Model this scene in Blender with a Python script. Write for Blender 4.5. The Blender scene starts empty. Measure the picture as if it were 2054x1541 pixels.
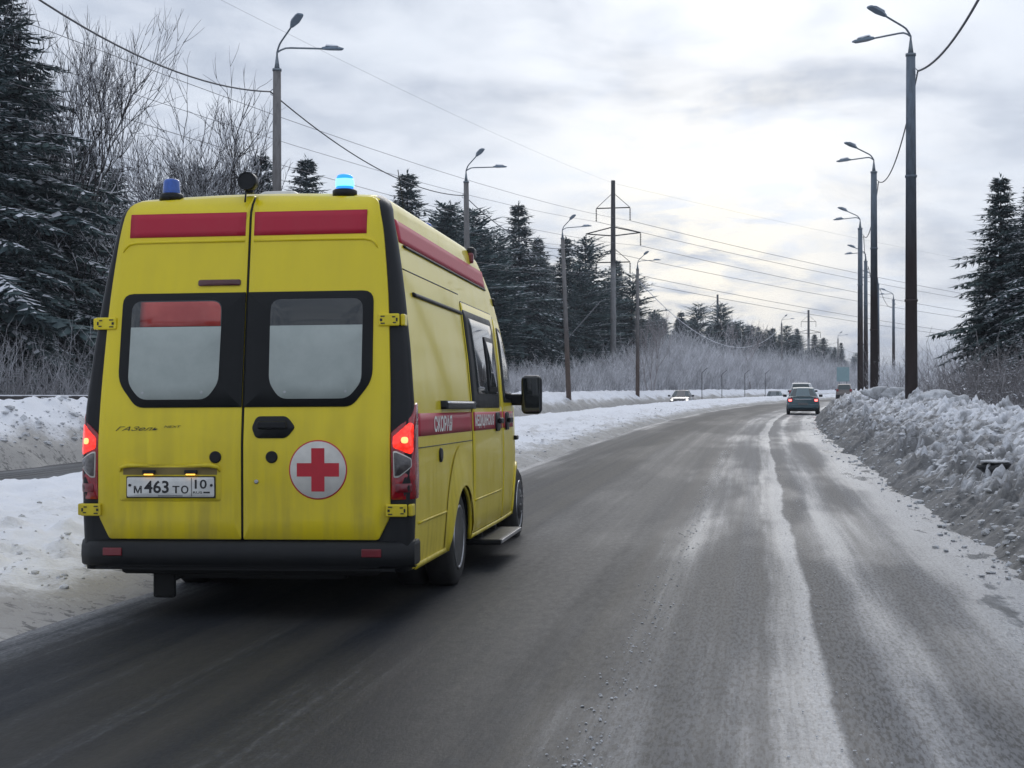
import bpy, bmesh, math, random
import numpy as np
from mathutils import Vector, Matrix, Euler
random.seed(7)
rng = np.random.default_rng(7)
C = bpy.context.scene.collection
scn = bpy.context.scene

# ------------------------------------------------------------------ camera, sky, sun, exposure
FPX, CX, HZ, CAMZ = 2967.0, 1027.0, 790.0, 1.42      # focal length in photo pixels, horizon row, eye height
cam = bpy.data.cameras.new('camera')
cam.sensor_width = 36.0
cam.lens = FPX / 2054.0 * 36.0
cam.clip_start = 0.1
cam.clip_end = 9000
cam_o = bpy.data.objects.new('camera', cam)
C.objects.link(cam_o)
cam_o.location = (0, 0, CAMZ)
cam_o.rotation_euler = (math.radians(90) + math.atan((HZ - 770.5) / FPX), 0, 0)
scn.camera = cam_o
scn.view_settings.view_transform = 'Standard'
scn.view_settings.look = 'None'
scn.view_settings.gamma = 1.0
scn.view_settings.use_curve_mapping = False
scn.view_settings.exposure = 0.57

SUN_EL, SUN_AZ = math.radians(32.0), math.radians(8.0)      # low, ahead and a little right
def skydir(px, py):
    v = Vector(((px - CX) / FPX, 1.0, (HZ - py) / FPX)); v.normalize(); return v
world = bpy.data.worlds.new('World')
scn.world = world
world.use_nodes = True
nt = world.node_tree
nt.nodes.clear()
def wn(t, **k):
    n = nt.nodes.new(t)
    for a, b in k.items(): setattr(n, a, b)
    return n
L = nt.links.new
def wmath(op, a, b=None, c=None):
    n = wn('ShaderNodeMath', operation=op)
    for i, v in enumerate((a, b, c)):
        if v is None: continue
        if isinstance(v, (int, float)): n.inputs[i].default_value = v
        else: L(v, n.inputs[i])
    return n.outputs[0]
def wmix(f, a, b, mode='MIX'):
    n = wn('ShaderNodeMix', data_type='RGBA', blend_type=mode)
    for s, v in ((n.inputs[0], f), (n.inputs[6], a), (n.inputs[7], b)):
        if isinstance(v, (int, float)): s.default_value = v
        elif isinstance(v, tuple): s.default_value = (*v, 1)
        else: L(v, s)
    return n.outputs[2]
tc = wn('ShaderNodeTexCoord').outputs['Generated']
sep = wn('ShaderNodeSeparateXYZ'); L(tc, sep.inputs[0])
X_, Y_, Z_ = sep.outputs
zc = wmath('ADD', wmath('MAXIMUM', Z_, 0.0), 0.20)
comb = wn('ShaderNodeCombineXYZ')
L(wmath('DIVIDE', X_, zc), comb.inputs[0]); L(wmath('DIVIDE', Y_, zc), comb.inputs[1])
def wnoise(scale, detail, rough, off, dist=0.0, vec=None):
    m = wn('ShaderNodeMapping'); m.inputs['Location'].default_value = off
    L(vec or comb.outputs[0], m.inputs[0])
    n = wn('ShaderNodeTexNoise'); n.inputs['Scale'].default_value = scale
    n.inputs['Detail'].default_value = detail; n.inputs['Roughness'].default_value = rough
    n.inputs['Distortion'].default_value = dist
    L(m.outputs[0], n.inputs['Vector']); return n.outputs['Fac']
def wramp(v, a, b):
    n = wn('ShaderNodeMapRange', interpolation_type='SMOOTHSTEP')
    n.inputs[1].default_value = a; n.inputs[2].default_value = b
    L(v, n.inputs[0]); return n.outputs[0]
def wglow(px, py, k):
    d = skydir(px, py)
    n = wn('ShaderNodeVectorMath', operation='DOT_PRODUCT'); n.inputs[1].default_value = d
    L(tc, n.inputs[0])
    return wmath('EXPONENT', wmath('MULTIPLY', wmath('SUBTRACT', n.outputs['Value'], 1.0), k))
n1 = wnoise(2.1, 6, 0.52, (3.1, 1.7, 0), 0.4)
n2 = wnoise(6.0, 6, 0.56, (0.4, 7.7, 2), 0.3)
clear = wmix(wramp(Z_, 0.0, 0.35), (0.42, 0.475, 0.575), (0.46, 0.52, 0.63))
dark = (0.28, 0.325, 0.41)
cl = wmix(wramp(n1, 0.36, 0.66), dark, (0.52, 0.565, 0.635))
cl = wmix(wmath('MULTIPLY', wramp(n2, 0.42, 0.68), 0.5), cl, (0.58, 0.615, 0.68))
cl = wmix(0.15, cl, clear)
g1 = wglow(1480, 90, 85.0)
g2 = wglow(1430, 520, 200.0)
g3 = wglow(1200, 300, 14.0)
cl = wmix(wmath('MULTIPLY', wmath('MULTIPLY', g1, wramp(n1, 0.25, 0.62)), 0.90), cl, (0.80, 0.825, 0.87))
warm = wmath('MULTIPLY', wmath('MULTIPLY', g2, wramp(n2, 0.32, 0.58)), 0.9)
cl = wmix(warm, cl, (0.86, 0.80, 0.68))
cl = wmix(wmath('MULTIPLY', g3, 0.10), cl, (0.80, 0.80, 0.80))
sky = wn('ShaderNodeTexSky', sky_type='NISHITA')
sky.sun_disc = False
sky.sun_elevation = SUN_EL
sky.sun_rotation = SUN_AZ
bg1 = wn('ShaderNodeBackground'); L(sky.outputs[0], bg1.inputs[0]); bg1.inputs[1].default_value = 0.10
bg2 = wn('ShaderNodeBackground'); L(cl, bg2.inputs[0]); bg2.inputs[1].default_value = 1.0
mx = wn('ShaderNodeMixShader'); mx.inputs[0].default_value = 0.985
L(bg1.outputs[0], mx.inputs[1]); L(bg2.outputs[0], mx.inputs[2])
L(mx.outputs[0], wn('ShaderNodeOutputWorld').inputs[0])

sun = bpy.data.lights.new('sun', 'SUN')
sun.energy = 0.5
sun.angle = math.radians(24)
sun.color = (1.0, 0.97, 0.94)
sun_o = bpy.data.objects.new('sun', sun); C.objects.link(sun_o)
sd = Vector((math.sin(SUN_AZ) * math.cos(SUN_EL), math.cos(SUN_AZ) * math.cos(SUN_EL), math.sin(SUN_EL)))
sun_o.rotation_euler = sd.to_track_quat('Z', 'Y').to_euler()
sun_o.location = (0, 0, 60)

# ------------------------------------------------------------------ helpers
def tag(o, label=None, cat=None, group=None, kind=None):
    if label: o['label'] = label
    if cat: o['category'] = cat
    if group: o['group'] = group
    if kind: o['kind'] = kind
    return o
def empty(name, loc=(0, 0, 0), rot=(0, 0, 0)):
    o = bpy.data.objects.new(name, None); C.objects.link(o)
    o.location = loc; o.rotation_euler = rot; o.empty_display_size = 0.2
    return o
def mesh_data(name, V, F, mats, midx=None, smooth=False):
    me = bpy.data.meshes.new(name)
    V = np.asarray(V, dtype=np.float32)
    if isinstance(F, np.ndarray):
        n, k = F.shape
        me.vertices.add(len(V)); me.vertices.foreach_set('co', V.ravel())
        me.loops.add(n * k); me.loops.foreach_set('vertex_index', F.astype(np.int32).ravel())
        me.polygons.add(n)
        me.polygons.foreach_set('loop_start', np.arange(0, n * k, k, dtype=np.int32))
        me.polygons.foreach_set('loop_total', np.full(n, k, dtype=np.int32))
        me.update(calc_edges=True)
    else:
        me.from_pydata([tuple(map(float, v)) for v in V], [], [tuple(map(int, f)) for f in F])
    for m in (mats if isinstance(mats, (list, tuple)) else [mats]): me.materials.append(m)
    if midx is not None: me.polygons.foreach_set('material_index', np.asarray(midx, dtype=np.int32))
    me.polygons.foreach_set('use_smooth', np.full(len(me.polygons), bool(smooth)))
    me.validate(); me.update()
    return me
def link(name, me, parent=None):
    o = bpy.data.objects.new(name, me); C.objects.link(o)
    if parent is not None: o.parent = parent
    return o
def mk(name, V, F, mats, parent=None, midx=None, smooth=False):
    return link(name, mesh_data(name, V, F, mats, midx, smooth), parent)
def copy_tree(o, parent=None):
    c = o.copy(); C.objects.link(c)
    if parent is not None: c.parent = parent
    for ch in list(o.children): copy_tree(ch, c)
    return c
def from_bm(name, bm, mat, parent=None, smooth=False):
    bmesh.ops.recalc_face_normals(bm, faces=bm.faces)
    me = bpy.data.meshes.new(name); bm.to_mesh(me); bm.free()
    me.materials.append(mat)
    me.polygons.foreach_set('use_smooth', np.full(len(me.polygons), bool(smooth)))
    return link(name, me, parent)
def rbox(name, c, s, mat, parent=None, bev=0.01, seg=2, rot=None, taper=None):
    bm = bmesh.new()
    bmesh.ops.create_cube(bm, size=1.0)
    for v in bm.verts:
        k = 1.0
        if taper and v.co.z > 0: k = taper
        v.co = Vector((v.co.x * s[0] * k, v.co.y * s[1] * k, v.co.z * s[2]))
    if bev > 0:
        bmesh.ops.bevel(bm, geom=list(bm.edges), offset=min(bev, min(s) * 0.45), segments=seg, affect='EDGES', profile=0.5)
    if rot: bmesh.ops.rotate(bm, verts=bm.verts, cent=(0, 0, 0), matrix=Euler(rot).to_matrix())
    bmesh.ops.translate(bm, verts=bm.verts, vec=c)
    return from_bm(name, bm, mat, parent)
def lathe(name, prof, mat, parent=None, axis='X', center=(0, 0, 0), n=32, smooth=True, midx=None, mats=None):
    V, F = [], []
    for r, h in prof:
        for i in range(n):
            a = 2 * math.pi * i / n
            p = {'X': (h, r * math.cos(a), r * math.sin(a)), 'Y': (r * math.cos(a), h, r * math.sin(a)),
                 'Z': (r * math.cos(a), r * math.sin(a), h)}[axis]
            V.append((p[0] + center[0], p[1] + center[1], p[2] + center[2]))
    for j in range(len(prof) - 1):
        for i in range(n):
            F.append((j * n + i, j * n + (i + 1) % n, (j + 1) * n + (i + 1) % n, (j + 1) * n + i))
    F.append(tuple(range(n))); F.append(tuple(range((len(prof) - 1) * n, len(prof) * n)))
    bm = bmesh.new()
    bv = [bm.verts.new(v) for v in V]
    for f in F:
        try: bm.faces.new([bv[i] for i in f])
        except ValueError: pass
    o = from_bm(name, bm, mat, parent, smooth)
    for p in o.data.polygons:
        if len(p.vertices) > 4: p.use_smooth = False
    return o
def tube_arrays(P, R, k=6, closed=True):
    P = np.asarray(P, float); n = len(P)
    R = np.full(n, R) if np.isscalar(R) else np.asarray(R)
    T = np.gradient(P, axis=0); T /= np.linalg.norm(T, axis=1)[:, None] + 1e-9
    ref = np.array([0, 0, 1.0]) if abs(T[0, 2]) < 0.9 else np.array([1.0, 0, 0])
    A = np.cross(T, ref); A /= np.linalg.norm(A, axis=1)[:, None] + 1e-9
    B = np.cross(A, T)
    a = np.linspace(0, 2 * np.pi, k, endpoint=False)
    V = P[:, None] + R[:, None, None] * (A[:, None] * np.cos(a)[None, :, None] + B[:, None] * np.sin(a)[None, :, None])
    F = [(j * k + i, j * k + (i + 1) % k, (j + 1) * k + (i + 1) % k, (j + 1) * k + i) for j in range(n - 1) for i in range(k)]
    if closed: F += [tuple(range(k))[::-1], tuple(range((n - 1) * k, n * k))]
    return V.reshape(-1, 3), F
def tube(name, P, R, mat, parent=None, k=8, smooth=True):
    V, F = tube_arrays(P, R, k)
    return mk(name, V, F, mat, parent, smooth=smooth)
class MB:
    def __init__(s): s.V, s.F, s.n = [], [], 0
    def add(s, V, F):
        s.V.append(np.asarray(V, float)); s.F += [tuple(i + s.n for i in f) for f in F]; s.n += len(V)
    def tube(s, P, R, k=6): s.add(*tube_arrays(P, R, k))
    def box(s, c, d, rot=0):
        x, y, z = [q / 2 for q in d]
        V = np.array([(a * x, b * y, e * z) for a in (-1, 1) for b in (-1, 1) for e in (-1, 1)])
        cs, sn = math.cos(rot), math.sin(rot)
        V = np.stack([V[:, 0] * cs - V[:, 1] * sn, V[:, 0] * sn + V[:, 1] * cs, V[:, 2]], 1) + np.asarray(c)
        s.add(V, [(0, 1, 3, 2), (4, 6, 7, 5), (0, 4, 5, 1), (2, 3, 7, 6), (0, 2, 6, 4), (1, 5, 7, 3)])
    def build(s, name, mat, parent=None, smooth=False):
        return mk(name, np.concatenate(s.V), s.F, mat, parent, smooth=smooth)

# numpy gradient noise
_perm = rng.permutation(512)
_ga = rng.uniform(0, 2 * np.pi, 512)
def perlin(x, y):
    xi = np.floor(x).astype(int); yi = np.floor(y).astype(int)
    xf, yf = x - xi, y - yi
    u, v = xf * xf * xf * (xf * (xf * 6 - 15) + 10), yf * yf * yf * (yf * (yf * 6 - 15) + 10)
    def g(ix, iy, dx, dy):
        h = _perm[(_perm[ix & 511] + iy) & 511]; a = _ga[h]
        return np.cos(a) * dx + np.sin(a) * dy
    a = g(xi, yi, xf, yf); b = g(xi + 1, yi, xf - 1, yf)
    c = g(xi, yi + 1, xf, yf - 1); d = g(xi + 1, yi + 1, xf - 1, yf - 1)
    return ((a + u * (b - a)) * (1 - v) + (c + u * (d - c)) * v) * 1.5
def fbm(x, y, o=4):
    s = 0; a = 1.0
    for i in range(o): s = s + a * perlin(x * 2 ** i + 17.3 * i, y * 2 ** i + 5.1 * i); a *= 0.5
    return s
def worley(x, y, seed=0):
    """distance to the nearest jittered lattice point: rounded clods with creases between them"""
    xi = np.floor(x).astype(int); yi = np.floor(y).astype(int)
    best = np.full(x.shape, 9.0); cell = np.zeros(x.shape)
    for dx in (-1, 0, 1):
        for dy in (-1, 0, 1):
            ix, iy = xi + dx, yi + dy
            h = _perm[(_perm[(ix + seed) & 511] + iy) & 511]; h2 = _perm[(h + 91) & 511]
            px, py = ix + h / 512.0, iy + h2 / 512.0
            d = (px - x) ** 2 + (py - y) ** 2
            m = d < best
            cell = np.where(m, _perm[(h + 200) & 511] / 512.0, cell); best = np.where(m, d, best)
    return np.sqrt(best), cell
def sstep(x, a, b):
    t = np.clip((x - a) / (b - a), 0, 1); return t * t * (3 - 2 * t)

# ------------------------------------------------------------------ materials
class NM:
    def __init__(s, name):
        s.m = bpy.data.materials.new(name); s.m.use_nodes = True
        s.t = s.m.node_tree; s.b = s.t.nodes['Principled BSDF']
    def n(s, t, **k):
        n = s.t.nodes.new(t)
        for a, b in k.items(): setattr(n, a, b)
        return n
    def l(s, a, b): s.t.links.new(a, b)
    def put(s, sock, v):
        if isinstance(v, (int, float)): sock.default_value = v
        elif isinstance(v, tuple): sock.default_value = (*v, 1) if len(v) == 3 and sock.type == 'RGBA' else v
        else: s.l(v, sock)
    def math(s, op, a, b=None, c=None, clamp=False):
        n = s.n('ShaderNodeMath', operation=op, use_clamp=clamp)
        for i, v in enumerate((a, b, c)):
            if v is not None: s.put(n.inputs[i], v)
        return n.outputs[0]
    def mix(s, f, a, b, mode='MIX'):
        n = s.n('ShaderNodeMix', data_type='RGBA', blend_type=mode)
        s.put(n.inputs[0], f); s.put(n.inputs[6], a); s.put(n.inputs[7], b); return n.outputs[2]
    def co(s, kind='Object'): return s.n('ShaderNodeTexCoord').outputs[kind]
    def noise(s, scale, detail=4, rough=0.55, vec=None, mscale=None, dist=0.0, loc=None):
        if vec is None: vec = s.co()
        if mscale or loc:
            m = s.n('ShaderNodeMapping'); s.l(vec, m.inputs[0]); vec = m.outputs[0]
            if mscale: m.inputs['Scale'].default_value = mscale
            if loc: m.inputs['Location'].default_value = loc
        n = s.n('ShaderNodeTexNoise'); s.l(vec, n.inputs['Vector'])
        n.inputs['Scale'].default_value = scale; n.inputs['Detail'].default_value = detail
        n.inputs['Roughness'].default_value = rough; n.inputs['Distortion'].default_value = dist
        return n.outputs['Fac']
    def rng(s, v, a, b, c=0.0, d=1.0):
        n = s.n('ShaderNodeMapRange', interpolation_type='SMOOTHSTEP')
        s.put(n.inputs[0], v)
        for i, q in enumerate((a, b, c, d)): s.put(n.inputs[i + 1], q)
        return n.outputs[0]
    def ramp(s, v, stops, interp='LINEAR'):
        n = s.n('ShaderNodeValToRGB'); n.color_ramp.interpolation = interp
        e = n.color_ramp.elements
        while len(e) < len(stops): e.new(0.5)
        for i, (p, c) in enumerate(stops):
            e[i].position = p; e[i].color = (c, c, c, 1) if isinstance(c, (int, float)) else (*c, 1)
        s.l(v, n.inputs[0]); return n.outputs[0]
    def bump(s, h, strength=0.3, dist=0.02):
        n = s.n('ShaderNodeBump'); n.inputs['Strength'].default_value = strength; n.inputs['Distance'].default_value = dist
        s.l(h, n.inputs['Height']); s.l(n.outputs[0], s.b.inputs['Normal'])
    def set(s, **k):
        nm = dict(col='Base Color', rough='Roughness', metal='Metallic', coat='Coat Weight', coatr='Coat Roughness', spec='Specular IOR Level',
                  emc='Emission Color', em='Emission Strength', alpha='Alpha', trans='Transmission Weight', sss='Subsurface Weight')
        for a, v in k.items(): s.put(s.b.inputs[nm[a]], v)
        return s
def simple(name, col, rough=0.5, metal=0.0, coat=0.0, var=0.12, scale=9.0, **k):
    m = NM(name)
    nz = m.noise(scale, 5)
    c = m.mix(m.rng(nz, 0.3, 0.7), tuple(q * (1 - var) for q in col), tuple(min(1, q * (1 + var)) for q in col))
    m.set(col=c, rough=m.math('ADD', rough, m.math('MULTIPLY', m.math('SUBTRACT', nz, 0.5), 0.16)), metal=metal, coat=coat, coatr=0.05, **k)
    return m.m

def road_grime(m, col, z0, z1, amt, grime=(0.16, 0.125, 0.07), streak=True):
    """film of dried road dirt: heavier low down, in vertical runs"""
    vec = m.co('Object')
    sp = m.n('ShaderNodeSeparateXYZ'); m.l(vec, sp.inputs[0])
    hz = m.rng(sp.outputs[2], z1, z0)
    a = m.noise(3.0, 6, 0.65, vec)
    b = m.noise(11.0, 4, 0.6, vec, mscale=(1.0, 1.0, 0.09))
    f = m.math('MULTIPLY', m.math('ADD', m.math('MULTIPLY', hz, 0.75), 0.22), m.rng(a, 0.25, 0.75, 0.5, 1.0))
    f = m.math('MULTIPLY', f, m.rng(b, 0.30, 0.70, 0.45, 1.15))
    f = m.math('MULTIPLY', f, amt, clamp=True)
    return m.mix(f, col, grime), f
def mat_yellow():
    m = NM('yellow_paint')
    c, f = road_grime(m, (0.84, 0.665, 0.003), 0.35, 1.7, 0.62, grime=(0.27, 0.21, 0.09))
    m.set(col=c, rough=m.math('ADD', 0.30, m.math('MULTIPLY', f, 0.5)), coat=m.math('SUBTRACT', 0.55, m.math('MULTIPLY', f, 1.3), clamp=True), coatr=0.04, spec=0.3)
    return m.m
def mat_red_vinyl():
    m = NM('red_vinyl')
    c, f = road_grime(m, (0.46, 0.012, 0.040), 0.35, 2.2, 0.30, grime=(0.26, 0.15, 0.13))
    m.set(col=c, rough=0.5, coat=0.15, coatr=0.15, spec=0.3)
    return m.m
def mat_black_plastic():
    m = NM('black_plastic')
    c, f = road_grime(m, (0.012, 0.013, 0.015), 0.2, 1.0, 0.22, grime=(0.040, 0.038, 0.034))
    m.set(col=c, rough=m.math('ADD', 0.38, m.math('MULTIPLY', f, 0.5)), spec=0.25)
    m.bump(m.noise(160, 2), 0.08, 0.004)
    return m.m
M_YEL, M_RED, M_BLK = mat_yellow(), mat_red_vinyl(), mat_black_plastic()
M_SEAL = simple('rubber_seal', (0.009, 0.010, 0.011), 0.45, spec=0.22)
M_LET = simple('white_lettering', (0.80, 0.78, 0.74), 0.5, var=.05)
M_WHITE = simple('white_vinyl', (0.62, 0.60, 0.55), 0.4, var=0.08, scale=14)
M_RUB = simple('tyre_rubber', (0.022, 0.021, 0.020), 0.75, var=0.3, scale=16)
M_STEEL = simple('wheel_steel', (0.45, 0.45, 0.46), 0.32, metal=0.9, var=0.25)
M_RIM = simple('dirty_rim', (0.10, 0.10, 0.10), 0.5, metal=.6, var=.35)
M_CHROME = simple('chrome', (0.75, 0.75, 0.76), 0.18, metal=1.0, var=0.05)
M_DARK = simple('underbody', (0.012, 0.012, 0.012), 0.8)
M_INK = simple('black_ink', (0.012, 0.012, 0.014), 0.45)
M_CROSS = simple('red_cross_ink', (0.50, 0.015, 0.03), 0.4, var=0.08)
def mat_glass(name, col, rough=0.03):
    m = NM(name); m.set(col=col, rough=rough, spec=0.6, coat=0.3, coatr=0.02); return m.m
M_GLASS = mat_glass('tinted_glass', (0.016, 0.020, 0.021))
M_FILM = NM('frosted_film')
_n = M_FILM.noise(5, 6, 0.7)
M_FILM.set(col=M_FILM.mix(M_FILM.rng(_n, 0.3, 0.7), (0.33, 0.37, 0.345), (0.39, 0.43, 0.40)), rough=0.35, coat=0.2, coatr=0.1); M_FILM = M_FILM.m
def mat_reddish():
    m = NM('red_jacket_behind_glass')
    sp = m.n('ShaderNodeSeparateXYZ'); m.l(m.co(), sp.inputs[0])
    f = m.rng(sp.outputs[0], -0.72, -0.655)
    m.set(col=m.mix(f, (0.02, 0.02, 0.022), m.mix(m.rng(m.noise(3), 0.3, 0.7), (0.36, 0.045, 0.04), (0.50, 0.085, 0.07))), rough=0.15, coat=0.4)
    return m.m
M_REDIN = mat_reddish()
M_LAMPRED = simple('red_lens', (0.30, 0.004, 0.012), 0.12, coat=0.8, var=0.25, scale=30)
M_LAMPCLR = simple('clear_lens', (0.30, 0.31, 0.31), 0.12, coat=0.8, var=0.3, scale=26)
M_SMOKE = simple('smoky_lens', (.085, .075, .072), 0.12, coat=.8, var=.35, scale=26)
M_REFL = simple('dark_red_reflector', (0.16, 0.006, 0.014), 0.3, coat=0.6)
M_BRAKEHI = simple('unlit_brake_lens', (0.075, 0.010, 0.014), 0.25, coat=0.5)
def mat_emit(name, col, strength, base=(0.1, 0.1, 0.1), pattern=None):
    m = NM(name)
    m.set(col=base, emc=col, em=strength, rough=0.2, coat=0.5)
    if pattern:
        v = m.n('ShaderNodeTexVoronoi'); v.inputs['Scale'].default_value = pattern; m.l(m.co(), v.inputs['Vector'])
        m.set(em=m.rng(v.outputs['Distance'], 0.0, 0.8, strength * 1.35, strength * 0.55))
    return m.m
M_TAILON = mat_emit('lit_tail_lens', (1.0, 0.035, 0.02), 1.0, (0.4, 0.01, 0.01), 40.0)
M_TAILHOT = mat_emit('tail_bulb', (1.0, 0.30, 0.10), 2.0, (0.5, 0.1, 0.05))
M_BLUEON = mat_emit('lit_blue_lens', (0.01, 0.22, 1.0), 1.0, (0.02, 0.2, 0.6))
M_BLUEHOT = mat_emit('beacon_flash', (0.12, 0.68, 1.0), 1.9, (0.2, 0.5, 0.7))
M_BLUE = simple('blue_lens', (0.008, 0.085, 0.42), 0.18, coat=0.6, var=0.15, scale=20)
M_AMBER = mat_emit('plate_lamp_glow', (1.0, 0.50, 0.06), 1.2, (0.5, 0.3, 0.1))
M_HEAD = mat_emit('headlamp_glow', (1.0, 0.97, 0.90), 2.2, (0.8, 0.8, 0.8))
M_BRAKEON = mat_emit('brake_lamp_glow', (1.0, 0.16, 0.15), 2.6, (0.5, 0.05, 0.05))

def snow_nodes(m, dirt_attr=None, clean=(0.80, 0.81, 0.845), dirty=(0.185, 0.182, 0.180), lo=0.30, hi=0.72, bscale=22.0):
    vec = m.co('Object')
    a = m.noise(1.1, 6, 0.65, vec); b = m.noise(7.0, 5, 0.7, vec); c = m.noise(34.0, 3, 0.6, vec)
    s = m.math('ADD', m.math('MULTIPLY', a, 0.34), m.math('ADD', m.math('MULTIPLY', b, 0.38), m.math('MULTIPLY', c, 0.28)))
    if dirt_attr:
        at = m.n('ShaderNodeAttribute'); at.attribute_name = dirt_attr
        s = m.math('ADD', s, m.math('SUBTRACT', at.outputs['Fac'], 0.5))
    f = m.rng(s, lo, hi)
    col = m.mix(f, clean, dirty)
    if dirt_attr:
        k1 = m.noise(8.5, 4, 0.75, vec, dist=0.6, loc=(3, 1, 7)); k2 = m.noise(3.0, 3, 0.6, vec, loc=(1, 9, 2))
        fl = m.math('MULTIPLY', m.rng(m.math('ADD', k1, m.math('MULTIPLY', m.math('SUBTRACT', at.outputs['Fac'], 0.4), 0.22)), 0.60, 0.68), m.rng(k2, 0.38, 0.62, 0.15, 0.85))
        col = m.mix(fl, col, (0.10, 0.10, 0.10))
    m.set(col=col, rough=0.75, spec=0.25)
    m.bump(m.math('ADD', m.math('MULTIPLY', b, 0.6), m.math('MULTIPLY', c, 0.5)), 0.55, 0.03)
    return m.m
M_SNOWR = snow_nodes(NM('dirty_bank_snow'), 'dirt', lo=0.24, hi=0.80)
M_SNOWM = snow_nodes(NM('median_snow'), 'dirt', dirty=(0.36, 0.345, 0.325))
M_SNOWG = NM('field_snow'); M_SNOWG = snow_nodes(M_SNOWG, None, dirty=(0.55, 0.55, 0.57))
M_SNOWT = simple('branch_snow', (0.70, 0.715, 0.755), 0.8, var=0.08, scale=4)
M_CLOD = snow_nodes(NM('snow_clod'), None, clean=(0.70, 0.71, 0.73), dirty=(0.24, 0.235, 0.23), lo=0.38, hi=0.70)

# ------------------------------------------------------------------ road geometry (right-hand edge of our carriageway, metres)
def Rx(t):
    t = np.asarray(t, float); k = np.clip(t - 38, 0, 420)
    return 2.1 + 0.165 * t + 0.00074 * k * k + np.where(t > 458, (t - 458) * 2 * 0.00074 * 420, 0)
def Rs(t):
    return 0.165 + 2 * 0.00074 * np.clip(np.asarray(t, float) - 38, 0, 420)
def zg(t):
    k = np.clip(np.asarray(t, float) - 18, 0, 180); return 0.0000 + 0.0048 * k + 0.0000095 * k * k * (k < 90) + np.where(k >= 90, 0.0000095 * 8100, 0)
def on_road(t, u):
    s = Rs(t); n = np.sqrt(1 + s * s)
    return Rx(t) + u / n, np.asarray(t, float) - u * s / n
def at(px, d): return (px - CX) / FPX * d
ROADW = -6.4
def lower(u, t): return -0.14 * sstep(-np.asarray(u, float), 9.0, 13.0) * sstep(np.asarray(t, float), 45, 90)
def strip(name, ts, us, zfun, mat, dirtfun=None, uv=False, smooth=True, kind='structure'):
    T, U = np.meshgrid(ts, us, indexing='ij')
    Xw, Yw = on_road(T, U)
    Z = zfun(T, U) + zg(T)
    V = np.stack([Xw, Yw, Z], -1).reshape(-1, 3)
    nt_, nu = len(ts), len(us)
    i = (np.arange(nt_ - 1)[:, None] * nu + np.arange(nu - 1)[None]).ravel()
    F = np.stack([i, i + nu, i + nu + 1, i + 1], 1)[:, ::-1]
    me = mesh_data(name, V, F, mat, smooth=smooth)
    if dirtfun is not None:
        a = me.attributes.new('dirt', 'FLOAT', 'POINT'); a.data.foreach_set('value', dirtfun(T, U).ravel().astype(np.float32))  # on the right-hand bank the value also carries painted shade in the pits
    if uv:
        a = me.attributes.new('lane', 'FLOAT_VECTOR', 'POINT')
        a.data.foreach_set('vector', np.stack([U, T, 0 * T], -1).astype(np.float32).ravel())
    o = link(name, me); o['kind'] = kind
    return o
def geo(a, b, r):
    out = [a]
    while out[-1] < b: out.append(out[-1] + max(0.03, abs(out[-1]) * r))
    return np.array(out)

# ground sheet: snow fields to the horizon, dipping under the carriageways
gx = np.concatenate([-np.geomspace(3000, 60, 26), np.linspace(-56, 110, 84), np.geomspace(116, 3000, 26)])
gy = np.concatenate([-np.geomspace(300, 20, 8), np.linspace(-16, 240, 96), np.geomspace(248, 5000, 34)])
GX, GY = np.meshgrid(gx, gy, indexing='ij')
def uof(X, Y): 
    s = Rs(Y); return (X - Rx(Y)) / np.sqrt(1 + s * s)
def ground_h(X, Y):
    u = uof(X, Y)
    h = np.where(u > 0, 0.55 * sstep(u, 3.2, 6.5), 0.75 * sstep(-u, 17.2, 20.5))
    far = sstep(np.abs(u), 30, 160)
    return zg(Y) + h - 0.12 * (1 - sstep(np.maximum(u - 3, -17.4 - u), 0, 2)) + 0.25 * fbm(X * 0.06, Y * 0.06, 3) * sstep(np.maximum(u - 5, -20 - u), 0, 6) + 2.0 * far * fbm(X * 0.004, Y * 0.004, 2)
GZ = ground_h(GX, GY)
ni, nj = GX.shape
ii = (np.arange(ni - 1)[:, None] * nj + np.arange(nj - 1)[None]).ravel()
g = mk('ground', np.stack([GX, GY, GZ], -1).reshape(-1, 3), np.stack([ii, ii + nj, ii + nj + 1, ii + 1], 1), M_SNOWG, smooth=True)
g['kind'] = 'structure'
def gh(x, y): return float(ground_h(np.array([x], float), np.array([y], float))[0])

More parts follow.
